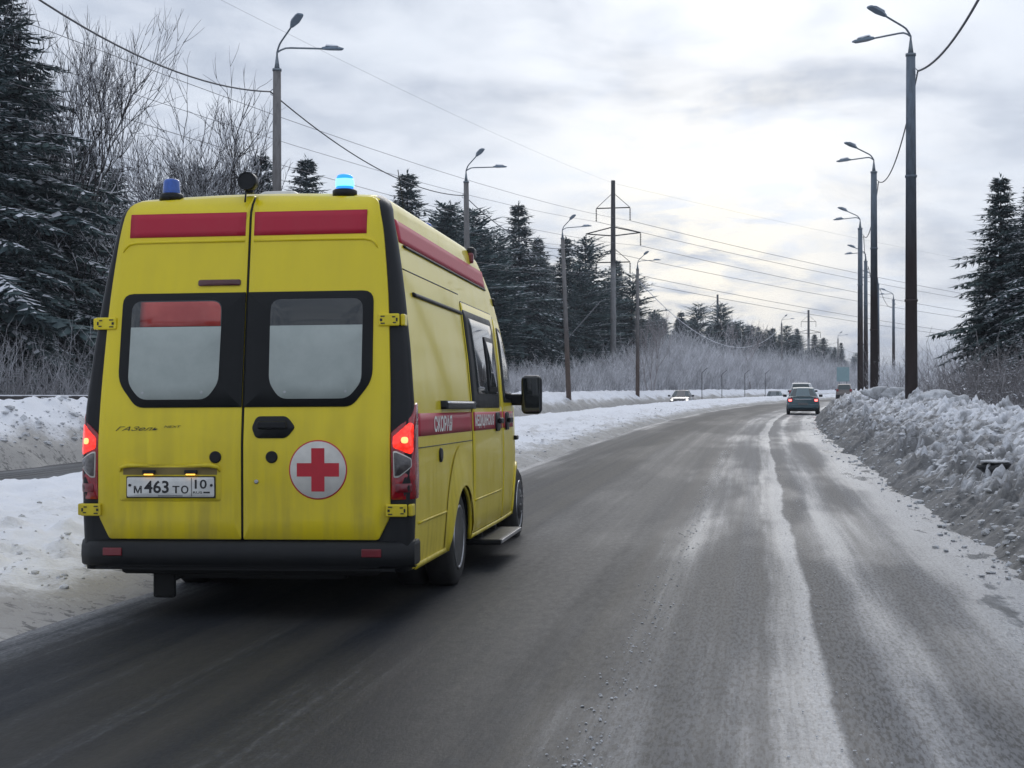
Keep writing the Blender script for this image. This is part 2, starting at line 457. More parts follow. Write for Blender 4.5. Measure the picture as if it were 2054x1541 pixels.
# wet asphalt with slush tracks
def mat_road(name, left=False):
    m = NM(name)
    at_ = m.n('ShaderNodeAttribute'); at_.attribute_name = 'lane'
    vec = at_.outputs['Vector']
    sp = m.n('ShaderNodeSeparateXYZ'); m.l(vec, sp.inputs[0])
    u, v = sp.outputs[0], sp.outputs[1]
    wob = m.noise(0.10, 3, 0.5, vec, mscale=(0.6, 1.0, 1.0))
    wob2 = m.noise(1.0, 4, 0.6, vec, mscale=(0.8, 0.55, 1.0), loc=(9, 3, 0))
    uu = m.math('ADD', u, m.math('ADD', m.math('MULTIPLY', m.math('SUBTRACT', wob, 0.5), 0.22), m.math('MULTIPLY', m.math('SUBTRACT', wob2, 0.5), 0.16)))
    fine = m.noise(52.0, 3, 0.75, vec, mscale=(1, 0.55, 1))
    grit = m.noise(19.0, 5, 0.8, vec, mscale=(1, 0.35, 1), loc=(2, 8, 1))
    streak = m.noise(5.0, 5, 0.7, vec, mscale=(1, 0.02, 1), loc=(5, 1, 0))
    patch = m.noise(0.55, 4, 0.6, vec, mscale=(1, 0.18, 1), loc=(1, 4, 2))
    w = 8.0
    def P(q): return (q + w) / w
    x = m.math('DIVIDE', m.math('ADD', uu, w), w)
    if left:
        wet = m.ramp(x, [(0, 0.4), (1, 0.4)]); slush = m.ramp(x, [(0, 0.35), (1, 0.35)])
    else:
        # how much grey slush film lies on the asphalt across the carriageway
        slush = m.ramp(x, [(P(-6.5), 0.75), (P(-6.15), 0.30), (P(-5.7), 0.05), (P(-4.2), 0.02), (P(-3.35), 0.06), (P(-2.95), 0.14), (P(-2.78), 0.32), (P(-2.60), 0.38),
                           (P(-2.40), 0.24), (P(-2.04), 0.24), (P(-1.97), 0.50), (P(-1.75), 0.74), (P(-1.69), -0.30), (P(-1.58), 0.02), (P(-1.46), 0.25), (P(-1.36), 0.52), (P(-1.28), 0.50), (P(-1.10), 0.24),
                           (P(-0.74), 0.28), (P(-0.46), 0.80), (P(-0.05), 1.0)])
    sl = m.math('ADD', slush, m.math('ADD', m.math('MULTIPLY', m.math('SUBTRACT', grit, 0.5), 0.55), m.math('ADD', m.math('MULTIPLY', m.math('SUBTRACT', streak, 0.5), 0.95), m.math('MULTIPLY', m.math('SUBTRACT', patch, 0.5), 0.85))))
    f = m.rng(sl, 0.10, 1.05)
    gritm = m.math('MULTIPLY', m.rng(fine, 0.35, 0.70), m.rng(slush, 0.0, 0.4, 0.35, 1.0))
    speck = m.noise(56.0, 3, 0.65, vec, mscale=(1, 0.17, 1), loc=(3, 2, 5))
    asph = m.mix(gritm, (0.015, 0.017, 0.021), (0.044, 0.048, 0.056))
    asph = m.mix(m.rng(streak, 0.35, 0.7, 0.0, 0.4), asph, (0.046, 0.044, 0.041))
    slc = m.mix(m.rng(fine, 0.32, 0.68), (0.18, 0.188, 0.205), (0.42, 0.43, 0.45))
    slc = m.mix(m.rng(speck, 0.36, 0.50), m.mix(0.62, slc, (0.045, 0.047, 0.050)), slc)
    right = m.rng(x, P(-3.3), P(-2.4))
    asph = m.mix(m.math('MULTIPLY', right, m.rng(speck, 0.40, 0.56, 0.05, 1.0)), asph, (0.115, 0.122, 0.136))
    tracks = m.noise(1.7, 3, 0.6, vec, mscale=(1, 0.006, 1), loc=(7, 2, 1))
    asph = m.mix(m.rng(tracks, 0.48, 0.72, 0.0, 0.55), asph, (0.066, 0.060, 0.050))
    col = m.mix(f, asph, slc)
    rough = m.math('ADD', m.rng(f, 0.0, 0.7, 0.58, 0.44), m.math('MULTIPLY', m.math('SUBTRACT', grit, 0.5), 0.30), clamp=True)
    # puddles of melt water along the foot of the bank
    if not left:
        pud = m.noise(1.6, 4, 0.65, vec, mscale=(1, 0.30, 1), loc=(4, 1.3, 0))
        near = m.ramp(x, [(P(-1.0), 0.0), (P(-0.66), 0.34), (P(-0.3), 0.52), (P(-0.02), 0.62)])
        pf = m.rng(m.math('ADD', pud, m.math('MULTIPLY', near, 0.42)), 0.76, 0.86)
        col = m.mix(pf, col, (0.022, 0.021, 0.019)); PUD = pf
    if not left: rough = m.math('ADD', rough, m.ramp(x, [(P(-6.4), 0.10), (P(-3.3), 0.05), (P(-2.8), 0.0), (P(-0.2), 0.0)])); rough = m.math('SUBTRACT', rough, m.math('ADD', m.rng(x, P(-3.2), P(-2.2), 0.0, -0.04), m.rng(tracks, 0.35, 0.60, 0.07, 0.0)))
    if not left: rough = m.math('MULTIPLY', rough, m.rng(PUD, 0.0, 1.0, 1.0, 0.28))
    if not left: rough = m.math('SUBTRACT', rough, m.math('MULTIPLY', m.rng(patch, 0.46, 0.60, 0.0, 0.15), m.rng(x, P(-3.4), P(-1.0), 0.35, 1.0)))
    m.set(col=col, rough=rough, spec=m.rng(f, 0.0, 0.6, 0.12, 0.26))
    h = m.math('ADD', m.math('MULTIPLY', fine, 0.5), m.math('ADD', m.math('MULTIPLY', grit, 0.5), m.math('MULTIPLY', f, 0.7)))
    m.bump(h, 0.30, 0.012)
    return m.m
M_ROAD = mat_road('wet_asphalt')
M_ROADL = mat_road('wet_asphalt_far', True)
ts = np.concatenate([np.linspace(-15, 0, 16), geo(0.5, 520, 0.018)])
strip('road', ts, np.linspace(-6.9, 0.25, 40), lambda T, U: 0 * T + 0.02 * np.cos((U + 3.2) / 3.5) - 0.02, M_ROAD, uv=True)
strip('oncoming_road', ts, np.linspace(-17.0, -10.4, 24), lambda T, U: lower(U, T) + 0 * T, M_ROADL, uv=True)

# right-hand ploughed snow bank
def bank_r(T, U):
    Un = U + 0.16 * fbm(T * 0.55, U * 0.3 + 9, 3) + 0.06 * perlin(T * 3.1, U * 0 + 2.2)
    hv = (0.86 + 0.24 * sstep(T, 14, 46)) * (1 + 0.12 * fbm(T * 0.16 + 3, 0 * U + 4, 3))
    p = np.interp(Un, [-0.25, 0.0, 0.22, 0.7, 1.4, 2.1, 2.7, 3.3, 4.4, 6.0, 7.5], [-0.20, -0.03, 0.17, 0.46, 0.78, 1.04, 1.0, 0.90, 0.60, 0.42, 0.30])
    on = sstep(Un, 0.0, 0.6) * (1 - 0.6 * sstep(Un, 3.6, 6))
    d1, c1 = worley(T * 1.15, U * 1.4); d2, c2 = worley(T * 3.1 + 7, U * 3.4, 31); d3, c3 = worley(T * 7.7, U * 8.3, 77)
    lump = 0.30 * np.clip(c1 - 0.45, 0, 1) * (1 - sstep(d1, 0.12, 0.52)) + 0.20 * np.clip(c2 - 0.30, 0, 1) * (1 - sstep(d2, 0.05, 0.65)) + 0.15 * np.clip(c3 - 0.15, 0, 1) * (1 - sstep(d3, 0.05, 0.65))
    lump = lump * (0.35 + 0.9 * sstep(fbm(T * 0.45 + 11, U * 0.9 + 3, 3), -0.35, 0.45))
    return hv * np.maximum(p, -0.2) + on * (lump + 0.09 * fbm(T * 1.5, U * 1.8, 3) + 0.055 * fbm(T * 6, U * 7, 4) - 0.03)
def dirt_shade_r(T, U):
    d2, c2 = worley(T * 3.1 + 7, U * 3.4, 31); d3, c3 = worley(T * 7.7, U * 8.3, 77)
    pit_shade = 0.20 * (sstep(d2, 0.2, 0.65) - 0.4) + 0.24 * (sstep(d3, 0.25, 0.65) - 0.4)  # hollows between clods darkened: shade painted in on top of the dirt
    return 0.76 - 0.32 * sstep(U, 0.10, 2.2) + 0.35 * (1 - sstep(U, 0.18, 0.42)) + 0.18 * fbm(T * 0.8, U * 1.1 + 5, 4) + pit_shade
tb = np.concatenate([geo(5.0, 62, 0.0026), geo(62.4, 150, 0.006)])
strip('snow_bank', tb, np.concatenate([np.linspace(-0.25, 3.4, 112), np.linspace(3.5, 7.5, 24)]), bank_r, M_SNOWR, dirt_shade_r)
strip('snow_bank', geo(150, 480, 0.012), np.linspace(-0.25, 7.5, 40), bank_r, M_SNOWR, dirt_shade_r)
# median between the carriageways
def med(T, U):
    q = -U + 0.12 * fbm(T * 0.4, U * 0.3, 3)
    p = np.interp(q, [6.1, 6.4, 6.7, 7.4, 8.4, 9.6, 10.3, 10.75, 11.1, 11.5], [-0.1, 0.0, 0.10, 0.17, 0.28, 0.40, 0.43, 0.38, 0.10, -0.3])
    on = sstep(q, 6.4, 7.2) * (1 - sstep(q, 10.6, 11.1))
    d1, c1 = worley(T * 1.6 + 3, U * 2.0, 12); d2, c2 = worley(T * 4.1, U * 4.7, 55)
    chop = sstep(-U, 6.5, 7.4) * (1 - sstep(-U, 8.6, 9.9))
    return p + on * (0.05 * fbm(T * 0.9, U * 0.9, 3) + 0.030 * fbm(T * 5, U * 5, 3)) + chop * (0.17 * np.clip(c1 - 0.50, 0, 1) * (1 - sstep(d1, 0.1, 0.45)) + 0.14 * np.clip(c2 - 0.45, 0, 1) * (1 - sstep(d2, 0.1, 0.55)) - 0.06 * np.clip(c2 - 0.75, 0, 1) * 3 * (1 - sstep(d2, 0.05, 0.4)))
def dirt_m(T, U):
    d2, c2 = worley(T * 4.1, U * 4.7, 55)
    return 0.72 - 0.36 * sstep(-U, 6.4, 7.6) - 0.20 * sstep(-U, 8.3, 9.8) + 0.17 * fbm(T * 0.7, U * 1.2, 4) + 0.22 * np.clip(c2 - 0.7, 0, 1) * (1 - sstep(d2, 0.1, 0.5)) * (1 - sstep(-U, 8.5, 9.8))
strip('median_snow', geo(5.0, 190, 0.0075), np.linspace(-11.5, -6.1, 92), med, M_SNOWM, dirt_m)
strip('median_snow', geo(190, 500, 0.015), np.linspace(-11.5, -6.1, 30), med, M_SNOWM, dirt_m)
# bank on the far side of the oncoming carriageway
def bank_l(T, U):
    q = -U + 0.18 * fbm(T * 0.4, U * 0.3 + 3, 3)
    hv = 1.20 * (1 + 0.10 * fbm(T * 0.15 + 8, 0 * U + 1, 3))
    p = np.interp(q, [15.2, 15.5, 15.8, 16.4, 17.1, 17.9, 19.2, 22.0], [-0.2, -0.02, 0.28, 0.62, 0.98, 1.0, 0.86, 0.35])
    d1, c1 = worley(T * 1.1 + 3, U * 1.3, 19); d2, c2 = worley(T * 2.9, U * 3.1, 61)
    on = sstep(q, 15.5, 16.2) * (1 - 0.6 * sstep(q, 19, 21))
    return hv * p + lower(U, T) + on * (0.22 * np.clip(c1 - 0.5, 0, 1) * (1 - sstep(d1, 0.12, 0.5)) + 0.15 * np.clip(c2 - 0.45, 0, 1) * (1 - sstep(d2, 0.12, 0.5)) + 0.06 * fbm(T * 1.4, U * 1.6, 3))
def dirt_l(T, U):
    d2, c2 = worley(T * 2.9, U * 3.1, 61)
    return 0.78 - 0.52 * sstep(-U, 15.6, 16.8) + 0.18 * fbm(T * 0.7, U * 1.2 + 4, 4) + 0.20 * np.clip(c2 - 0.72, 0, 1) * 2 * (1 - sstep(d2, 0.1, 0.5))
strip('far_snow_bank', geo(14, 240, 0.0075), np.linspace(-22.0, -15.2, 90), bank_l, M_SNOWM, dirt_l)
strip('far_snow_bank', geo(240, 500, 0.02), np.linspace(-22.0, -15.2, 30), bank_l, M_SNOWM, dirt_l)

# ------------------------------------------------------------------ the ambulance (x right, y forward, z up; origin on the road under the rear face)
amb = empty('ambulance')
tag(amb, 'yellow high-roofed ambulance van with red stripes and a red cross on its rear door', 'ambulance')
amb.matrix_world = Matrix.Translation((-1.642 - 0.045, 9.3, 0.0)) @ Matrix.Rotation(math.radians(-7.3), 4, 'Z') @ Matrix.Rotation(math.radians(-0.5), 4, 'X') @ Matrix.Rotation(math.radians(-0.4), 4, 'Y')
WZ = ([.25, .42, .60, .90, 1.3, 1.7, 2.1, 2.35, 2.55, 2.75], [1.045, 1.065, 1.075, 1.080, 1.070, 1.035, .985, .945, .905, .865])
def w0(z): return float(np.interp(z, *WZ))
WY = ([0, 4.3, 5.0, 5.5, 6.0, 6.4, 6.62], [1, 1, .985, .955, .90, .80, .66])
def Wf(y, z): return w0(z) * float(np.interp(y, *WY))
def lean(z): return 0.13 * max(0.0, z - 1.1) ** 1.1 + (0.10 * ((z - 2.56) / 0.15) ** 2 if z > 2.56 else 0.0)
TY = ([0, .3, 3.6, 4.0, 4.3, 4.6, 5.0, 5.45, 5.6, 6.1, 6.5, 6.62], [2.71, 2.72, 2.74, 2.69, 2.56, 2.36, 2.00, 1.55, 1.46, 1.26, 1.02, .86])
def Tf(y): return float(np.interp(y, *TY))
ZB = 0.31
def ring(y, sc=1.0, nside=14, crown=0.03):
    T = Tf(y); r = min(0.16, (T - ZB) * 0.3)
    pts = []
    for j in range(nside):
        z = ZB + (T - r - ZB) * j / (nside - 1); pts.append((Wf(y, z), z))
    xs = pts[-1][0]
    for a in (18, 36, 54, 72, 90):
        a = math.radians(a); pts.append((xs - r * 0.9 * (1 - math.cos(a)), T - r + r * math.sin(a)))
    xt = pts[-1][0]
    for q in (0.66, 0.33): pts.append((xt * q, T + crown * (1 - q * q)))
    full = pts + [(0, T + crown)] + [(-x, z) for x, z in reversed(pts)]
    cz = 1.5
    return [(x * sc, (z - cz) * sc + cz) for x, z in full]
ys = [0.10, 0.16, 0.25, 0.4] + list(np.linspace(0.6, 5.0, 23)) + [5.2, 5.45, 5.6, 5.8, 6.1, 6.35, 6.5, 6.58, 6.62]
V, F = [], []
for y in ys:
    sh = max(0.0, 1 - (y - 0.1) / 2.2)
    for x, z in ring(y): V.append((x, y + lean(z) * sh, z))
k = len(ring(1.0))
for j in range(len(ys) - 1):
    for i in range(k): F.append((j * k + i, j * k + (i + 1) % k, (j + 1) * k + (i + 1) % k, (j + 1) * k + i))
F.append(tuple(range(k))); F.append(tuple(range((len(ys) - 1) * k, len(ys) * k)))
bm = bmesh.new(); bv = [bm.verts.new(v) for v in V]
for f in F: bm.faces.new([bv[i] for i in f])
body = from_bm('body', bm, M_YEL, amb)
def cutter(y, r, zc):
    V, F = [], []; n = 28
    for x in (-1.4, 1.4):
        for i in range(n):
            a = 2 * math.pi * i / n; V.append((x, y + r * math.cos(a), zc + r * math.sin(a) * 1.0))
    F = [(i, (i + 1) % n, n + (i + 1) % n, n + i) for i in range(n)] + [tuple(range(n))[::-1], tuple(range(n, 2 * n))]
    return V, F
RWY, FWY, WR = 1.90, 5.66, 0.362
bm = bmesh.new()
for yy, rr, zz in ((RWY, 0.50, 0.235), (FWY, 0.47, 0.30)):
    V, F = cutter(yy, rr, zz)
    q = [bm.verts.new(v) for v in V]
    for f in F: bm.faces.new([q[i] for i in f])
cut = from_bm('arch_cutter', bm, M_DARK)
md = body.modifiers.new('arches', 'BOOLEAN'); md.operation = 'DIFFERENCE'; md.object = cut; md.solver = 'EXACT'; md.material_mode = 'TRANSFER'
bpy.context.view_layer.update()
cut.matrix_world = amb.matrix_world.copy()
bpy.context.view_layer.update()
dg = bpy.context.evaluated_depsgraph_get()
nm = bpy.data.meshes.new_from_object(body.evaluated_get(dg))
body.modifiers.clear(); body.data = nm; nm.name = 'body'
bpy.data.objects.remove(cut)
for p in nm.polygons: p.use_smooth = len(p.vertices) == 4
try: nm.set_sharp_from_angle(angle=math.radians(32))
except Exception: pass

# surfaces that panels are laid on
def S_rear(a, b, off): return (a, lean(b) - off, b)
def S_right(a, b, off): return (Wf(a, b) + off, a, b)
def S_left(a, b, off): return (-Wf(a, b) - off, a, b)
def S_corner(sgn):
    """wraps from the rear face (a<0) round the corner to the side (a>0)"""
    def f(a, b, off):
        R = 0.10; w = w0(b)
        if a < 0: return (sgn * (w - R + a), lean(b) - off, b)
        t = min(a / (R * 1.57), 1.0) * math.pi / 2; e = max(0.0, a - R * 1.57)
        return (sgn * (w - R + (R + off) * math.sin(t)), lean(b) + R - (R + off) * math.cos(t) + e, b)
    return f
def rounded(poly, r, n=4):
    out = []; m = len(poly)
    rr = r if isinstance(r, (list, tuple)) else [r] * m
    for i in range(m):
        p = np.array(poly[i], float); a = np.array(poly[i - 1], float) - p; b = np.array(poly[(i + 1) % m], float) - p
        la, lb = np.linalg.norm(a), np.linalg.norm(b)
        q = min(rr[i], la * 0.48, lb * 0.48)
        if q < 1e-4: out.append(tuple(p)); continue
        s, e = p + a / la * q, p + b / lb * q
        for j in range(n + 1):
            t = j / n; out.append(tuple((1 - t) ** 2 * s + 2 * t * (1 - t) * p + t * t * e))
    return out
def resample(poly, step):
    out = []
    for i in range(len(poly)):
        a, b = np.array(poly[i]), np.array(poly[(i + 1) % len(poly)])
        n = max(1, int(math.ceil(np.linalg.norm(b - a) / step)))
        for j in range(n): out.append(tuple(a + (b - a) * j / n))
    return out
def patch(name, poly, surf, off, th, mat, parent, r=0.0, step=0.10, bev=0.006, smooth=True):
    """a panel with real thickness following the body's curved surface, edges eased"""
    P = np.array(resample(rounded(poly, r), step)); c = P.mean(0); n = len(P)
    ext = max(np.ptp(P[:, 0]), np.ptp(P[:, 1]))
    rings = max(1, int(ext / 2 / 0.12))
    V, F = [], []
    def shrink(P, d):
        D = P - c; l = np.linalg.norm(D, axis=1)[:, None]; return c + D * np.maximum(0.02, (1 - d / np.maximum(l, 1e-6)))
    levels = [(P, off - th), (P, off - bev * 0.5), (shrink(P, bev * 0.45), off)]
    for k_ in range(1, rings): levels.append((c + (shrink(P, bev * 0.45) - c) * (1 - k_ / rings), off))
    for Q, o_ in levels: V += [surf(a, b, o_) for a, b in Q]
    V.append(surf(c[0], c[1], off))
    for k_ in range(len(levels) - 1):
        for i in range(n): F.append((k_ * n + i, k_ * n + (i + 1) % n, (k_ + 1) * n + (i + 1) % n, (k_ + 1) * n + i))
    l_ = len(levels) - 1
    for i in range(n): F.append((l_ * n + i, l_ * n + (i + 1) % n, len(V) - 1))
    bm = bmesh.new(); bv = [bm.verts.new(v) for v in V]
    for f in F: bm.faces.new([bv[i] for i in f])
    return from_bm(name, bm, mat, parent, smooth)
def band(name, a0, a1, b0, b1, surf, off, mat, parent, na=24, nb=3, th=0.003):
    """long flat strip on the body"""
    V, F = [], []
    A, B = np.linspace(a0, a1, na + 1), np.linspace(b0, b1, nb + 1)
    for a in A:
        for b in B: V.append(surf(a, b, off))
    for i in range(na):
        for j in range(nb): F.append((i * (nb + 1) + j, (i + 1) * (nb + 1) + j, (i + 1) * (nb + 1) + j + 1, i * (nb + 1) + j + 1))
    base = len(V)
    edge = [i * (nb + 1) for i in range(na + 1)] + [na * (nb + 1) + j for j in range(1, nb + 1)] + [i * (nb + 1) + nb for i in range(na - 1, -1, -1)] + [j for j in range(nb - 1, 0, -1)]
    loc = [(a, B[0]) for a in A] + [(A[-1], b) for b in B[1:]] + [(a, B[-1]) for a in A[-2::-1]] + [(A[0], b) for b in B[-2:0:-1]]
    for a, b in loc: V.append(surf(a, b, off - th))
    m = len(edge)
    for i in range(m): F.append((edge[i], edge[(i + 1) % m], base + (i + 1) % m, base + i))
    bm = bmesh.new(); bv = [bm.verts.new(v) for v in V]
    for f in F: bm.faces.new([bv[i] for i in f])
    return from_bm(name, bm, mat, parent, True)
def text_arrays(s, bold=0.0, shear=0.0):
    cu = bpy.data.curves.new('lettering', 'FONT'); cu.body = s; cu.size = 1.0; cu.offset = bold; cu.shear = shear; cu.resolution_u = 3
    o = bpy.data.objects.new('lettering', cu); C.objects.link(o)
    bpy.context.view_layer.update()
    me = bpy.data.meshes.new_from_object(o.evaluated_get(bpy.context.evaluated_depsgraph_get()))
    V = np.array([v.co[:2] for v in me.vertices]); F = [tuple(p.vertices) for p in me.polygons]
    bpy.data.objects.remove(o); bpy.data.curves.remove(cu); bpy.data.meshes.remove(me)
    return V, F
def lettering(name, s, a0, a1, b0, b1, surf, off, mat, parent, bold=0.0, flip=False, shear=0.0):
    V, F = text_arrays(s, bold, shear)
    lo, hi = V.min(0), V.max(0); V = (V - lo) / (hi - lo)
    if flip: V[:, 0] = 1 - V[:, 0]
    P = [surf(a0 + x * (a1 - a0), b0 + y * (b1 - b0), off) for x, y in V]
    P2 = [surf(a0 + x * (a1 - a0), b0 + y * (b1 - b0), off - 0.002) for x, y in V]
    return mk(name, P, F, mat, parent)

# rear frame: the black corner pillars and the surround behind the doors
V, F = [], []
for sc, yo in ((0.92, 0.0), (0.955, 0.004), (0.978, 0.018), (0.992, 0.045), (1.0, 0.095), (1.0, 0.125)):
    for x, z in ring(0.1, 1.0):
        e = 1.003
        zz = z if z < 1.5 else z
        r0 = 0.10
        xx = x * sc * e
        zq = (z - 1.5) * (1 - (1 - sc) * 0.75) * e + 1.5 if z > 1.5 else z
        V.append((xx, yo + lean(zq) * 1.0, zq))
for j in range(5):
    for i in range(k): F.append((j * k + i, j * k + (i + 1) % k, (j + 1) * k + (i + 1) % k, (j + 1) * k + i))
zr = np.linspace(ZB, 2.62, 24); b0_ = len(V)
for z in zr:
    w = w0(z) * 0.925
    for q in np.linspace(-1, 1, 9): V.append((w * q, lean(z) + 0.0005, z))
for j in range(23):
    for i in range(8): F.append((b0_ + j * 9 + i, b0_ + j * 9 + i + 1, b0_ + (j + 1) * 9 + i + 1, b0_ + (j + 1) * 9 + i))
bm = bmesh.new(); bv = [bm.verts.new(v) for v in V]
for f in F: bm.faces.new([bv[i] for i in f])
hdr = bmesh.new(); hv = {}
for f in [f for f in bm.faces if f.calc_center_median().z > 2.60 and max(abs(v.co.x) for v in f.verts) < .835]:
    hdr.faces.new([hv.setdefault(v, hdr.verts.new(v.co)) if v not in hv else hv[v] for v in f.verts]); bm.faces.remove(f)
from_bm('roof_header', hdr, M_YEL, amb, True)
from_bm('rear_frame', bm, M_BLK, amb, True)

for s in (-1, 1):
    fl = lambda pts: [(s * x, z) for x, z in pts]
    nmside = 'left' if s < 0 else 'right'
    door = patch('rear_door', fl([(.007, .505), (.87, .505), (.945, .655), (.945, 1.35), (.915, 2.04), (.868, 2.48), (.820, 2.685), (.007, 2.715)]), S_rear, .022, .03, M_YEL, amb,
                 r=[.01, .02, .03, .2, .3, .3, .07, .015], step=.06, bev=.012)
    tag(door, None)
    door['label'] = 'left rear door with the number plate' if s < 0 else 'right rear door with the red cross and handle'
    o_ = .022
    band('red_stripe', s * .028 if s > 0 else -.80, .765 if s > 0 else -.028, 2.435, 2.59, S_rear, o_ + .003, M_RED, door, 12, 4)
    # pressed swage line below the stripe
    P = [(s * x, lean(z) - o_ - .002, z) for x, z in [(.84, 2.34), (.825, 2.372), (.80, 2.392), (.75, 2.402), (.5, 2.404), (.25, 2.404), (.03, 2.404)]]
    tube('swage', P, [.002] + [.010] * 5 + [.010], M_YEL, door, 8)
    patch('window_frame', fl([(.008, 1.335), (.70, 1.335), (.828, 1.50), (.822, 2.068), (.008, 2.068)]), S_rear, o_ + .008, .01, M_SEAL, door, r=[.004, .05, .07, .07, .004], step=.08)
    pane = [(.24, 1.383), (.675, 1.383), (.762, 1.485), (.757, 2.02), (.158, 2.02), (.163, 1.485)]
    patch('window_pane', fl(pane), S_rear, o_ + .011, .008, M_GLASS, door, r=[.05, .05, .05, .07, .07, .05], step=.08, bev=.003)
    patch('frosted_film', fl([(.24, 1.386), (.675, 1.386), (.759, 1.488), (.757, 1.850), (.160, 1.850), (.165, 1.488)]), S_rear, o_ + .013, .002, M_FILM, door, r=[.05, .05, .05, 0, 0, .05], step=.08, bev=.001)
    if s < 0:
        patch('red_blind', fl([(.165, 1.853), (.70, 1.853), (.70, 2.012), (.165, 2.012)]), S_rear, o_ + .013, .002, M_REDIN, door, r=[0, 0, .005, .06], step=.08, bev=.001)
    for q in (.27, .66):
        lathe('film_stud', [(.008, -lean(1.43) * 0), (.008, -.004)], M_STEEL, door, 'Y', (s * q, lean(1.43) - o_ - .013, 1.43), 8)
    # hinges
    for hz in (1.878, .69):
        hx = w0(hz)
        h = rbox('hinge', (s * (hx - .088), lean(hz) - .030, hz), (.135, .022, .078), M_YEL, door, .008)
        rbox('hinge_leaf', (s * (hx - .005), lean(hz) + .035, hz), (.030, .09, .074), M_YEL, h, .008)
        for dx, dz, w_, h_ in ((-.135, 0, .014, .016), (-.125, .022, .026, .007), (-.125, -.022, .026, .007), (-.055, .018, .020, .007), (-.050, -.018, .020, .007), (-.035, 0, .010, .022)):
            rbox('hinge_slot', (s * (hx + dx), lean(hz) - .0425, hz + dz), (w_, .004, h_), M_INK, h, 0)
    # rear lamp cluster wrapped round the corner
    Sc = S_corner(s)
    lamp = patch('tail_light', [(-.028, .755), (.24, .755), (.245, 1.36), (.20, 1.345), (.02, 1.21), (-.028, 1.165)], Sc, .012, .02, M_LAMPRED, amb, r=.012, step=.035, bev=.006)
    patch('lit_lens', [(-.012, 1.08), (.09, 1.035), (.115, 1.055), (.12, 1.225), (.085, 1.235), (-.012, 1.145)], Sc, .016, .008, M_TAILON, lamp, r=.015, step=.03, bev=.003)
    patch('bulb', [(.035, 1.105), (.075, 1.105), (.075, 1.145), (.035, 1.145)], Sc, .020, .006, M_TAILHOT, lamp, r=.018, step=.03, bev=.003)
    patch('reverse_lens_rim', [(-.012, .892), (.015, .892), (.098, .960), (.098, 1.008), (.008, 1.058), (-.012, 1.058)], Sc, .016, .008, M_WHITE, lamp, r=.01, step=.03, bev=.003)
    patch('reverse_lens', [(-.006, .902), (.02, .905), (.090, .962), (.090, 1.006), (.008, 1.048), (-.006, 1.048)], Sc, .019, .008, M_SMOKE, lamp, r=.008, step=.03, bev=.003)
    patch('fog_lens', [(.0, .80), (.10, .80), (.10, .855), (.0, .855)], Sc, .015, .006, M_REFL, lamp, r=.012, step=.03, bev=.003)

band('door_seal', -.0065, .0065, .505, 2.70, S_rear, .019, M_SEAL, amb, 1, 40)
dl = [o for o in amb.children if o.name.startswith('rear_door')]
door_l, door_r = dl[0], dl[1]
patch('high_brake_light', [(-.325, 2.112), (-.045, 2.112), (-.045, 2.152), (-.325, 2.152)], S_rear, .034, .016, M_BRAKEHI, door_l, r=.014, step=.04)
# badge in dark metallic italics
lettering('badge', 'ГАЗель', -.830, -.550, 1.190, 1.217, S_rear, .026, M_INK, door_l, bold=.0, shear=.5)
lettering('badge', 'NEXT', -.510, -.400, 1.208, 1.222, S_rear, .026, M_INK, door_l, bold=.0, shear=.3)
for d_, x in ((door_l, -.172), (door_r, .193)):
    lathe('lock_cover', [(.038, .004), (.038, -.006), (.032, -.010)], M_BLK, d_, 'Y', (x, -.022, 1.022), 20)
lathe('key_lock', [(.014, .002), (.014, -.006), (.010, -.008)], M_STEEL, door_r, 'Y', (.094, -.022, .868), 12)
hd = patch('door_handle', [(.062, 1.205), (.085, 1.150), (.105, 1.140), (.275, 1.140), (.300, 1.155), (.342, 1.208), (.300, 1.262), (.275, 1.278), (.105, 1.278), (.085, 1.262)], S_rear, .030, .012, M_BLK, door_r, r=.02, step=.05)
rbox('grip', (.20, -.040, 1.222), (.19, .024, .05), M_BLK, hd, .012)
# red cross roundel
def disc(cx, cz, r, n=48): return [(cx + r * math.cos(2 * math.pi * i / n), cz + r * math.sin(2 * math.pi * i / n)) for i in range(n)]
rim_ = patch('roundel_edge', disc(.490, .942, .186), S_rear, .024, .002, M_CROSS, door_r, step=.2, bev=.001)
patch('roundel', disc(.490, .942, .178), S_rear, .0255, .002, M_WHITE, door_r, step=.2, bev=.001)
a_, b_ = .042, .135
cross = [(-a_, -b_), (a_, -b_), (a_, -a_), (b_, -a_), (b_, a_), (a_, a_), (a_, b_), (-a_, b_), (-a_, a_), (-b_, a_), (-b_, -a_), (-a_, -a_)]
mk('cross', [S_rear(.490 + x, .942 + z, .0270) for x, z in cross], [(0, 1, 2, 11), (11, 2, 5, 8), (8, 5, 6, 7), (2, 3, 4, 5), (10, 11, 8, 9)], M_CROSS, door_r)
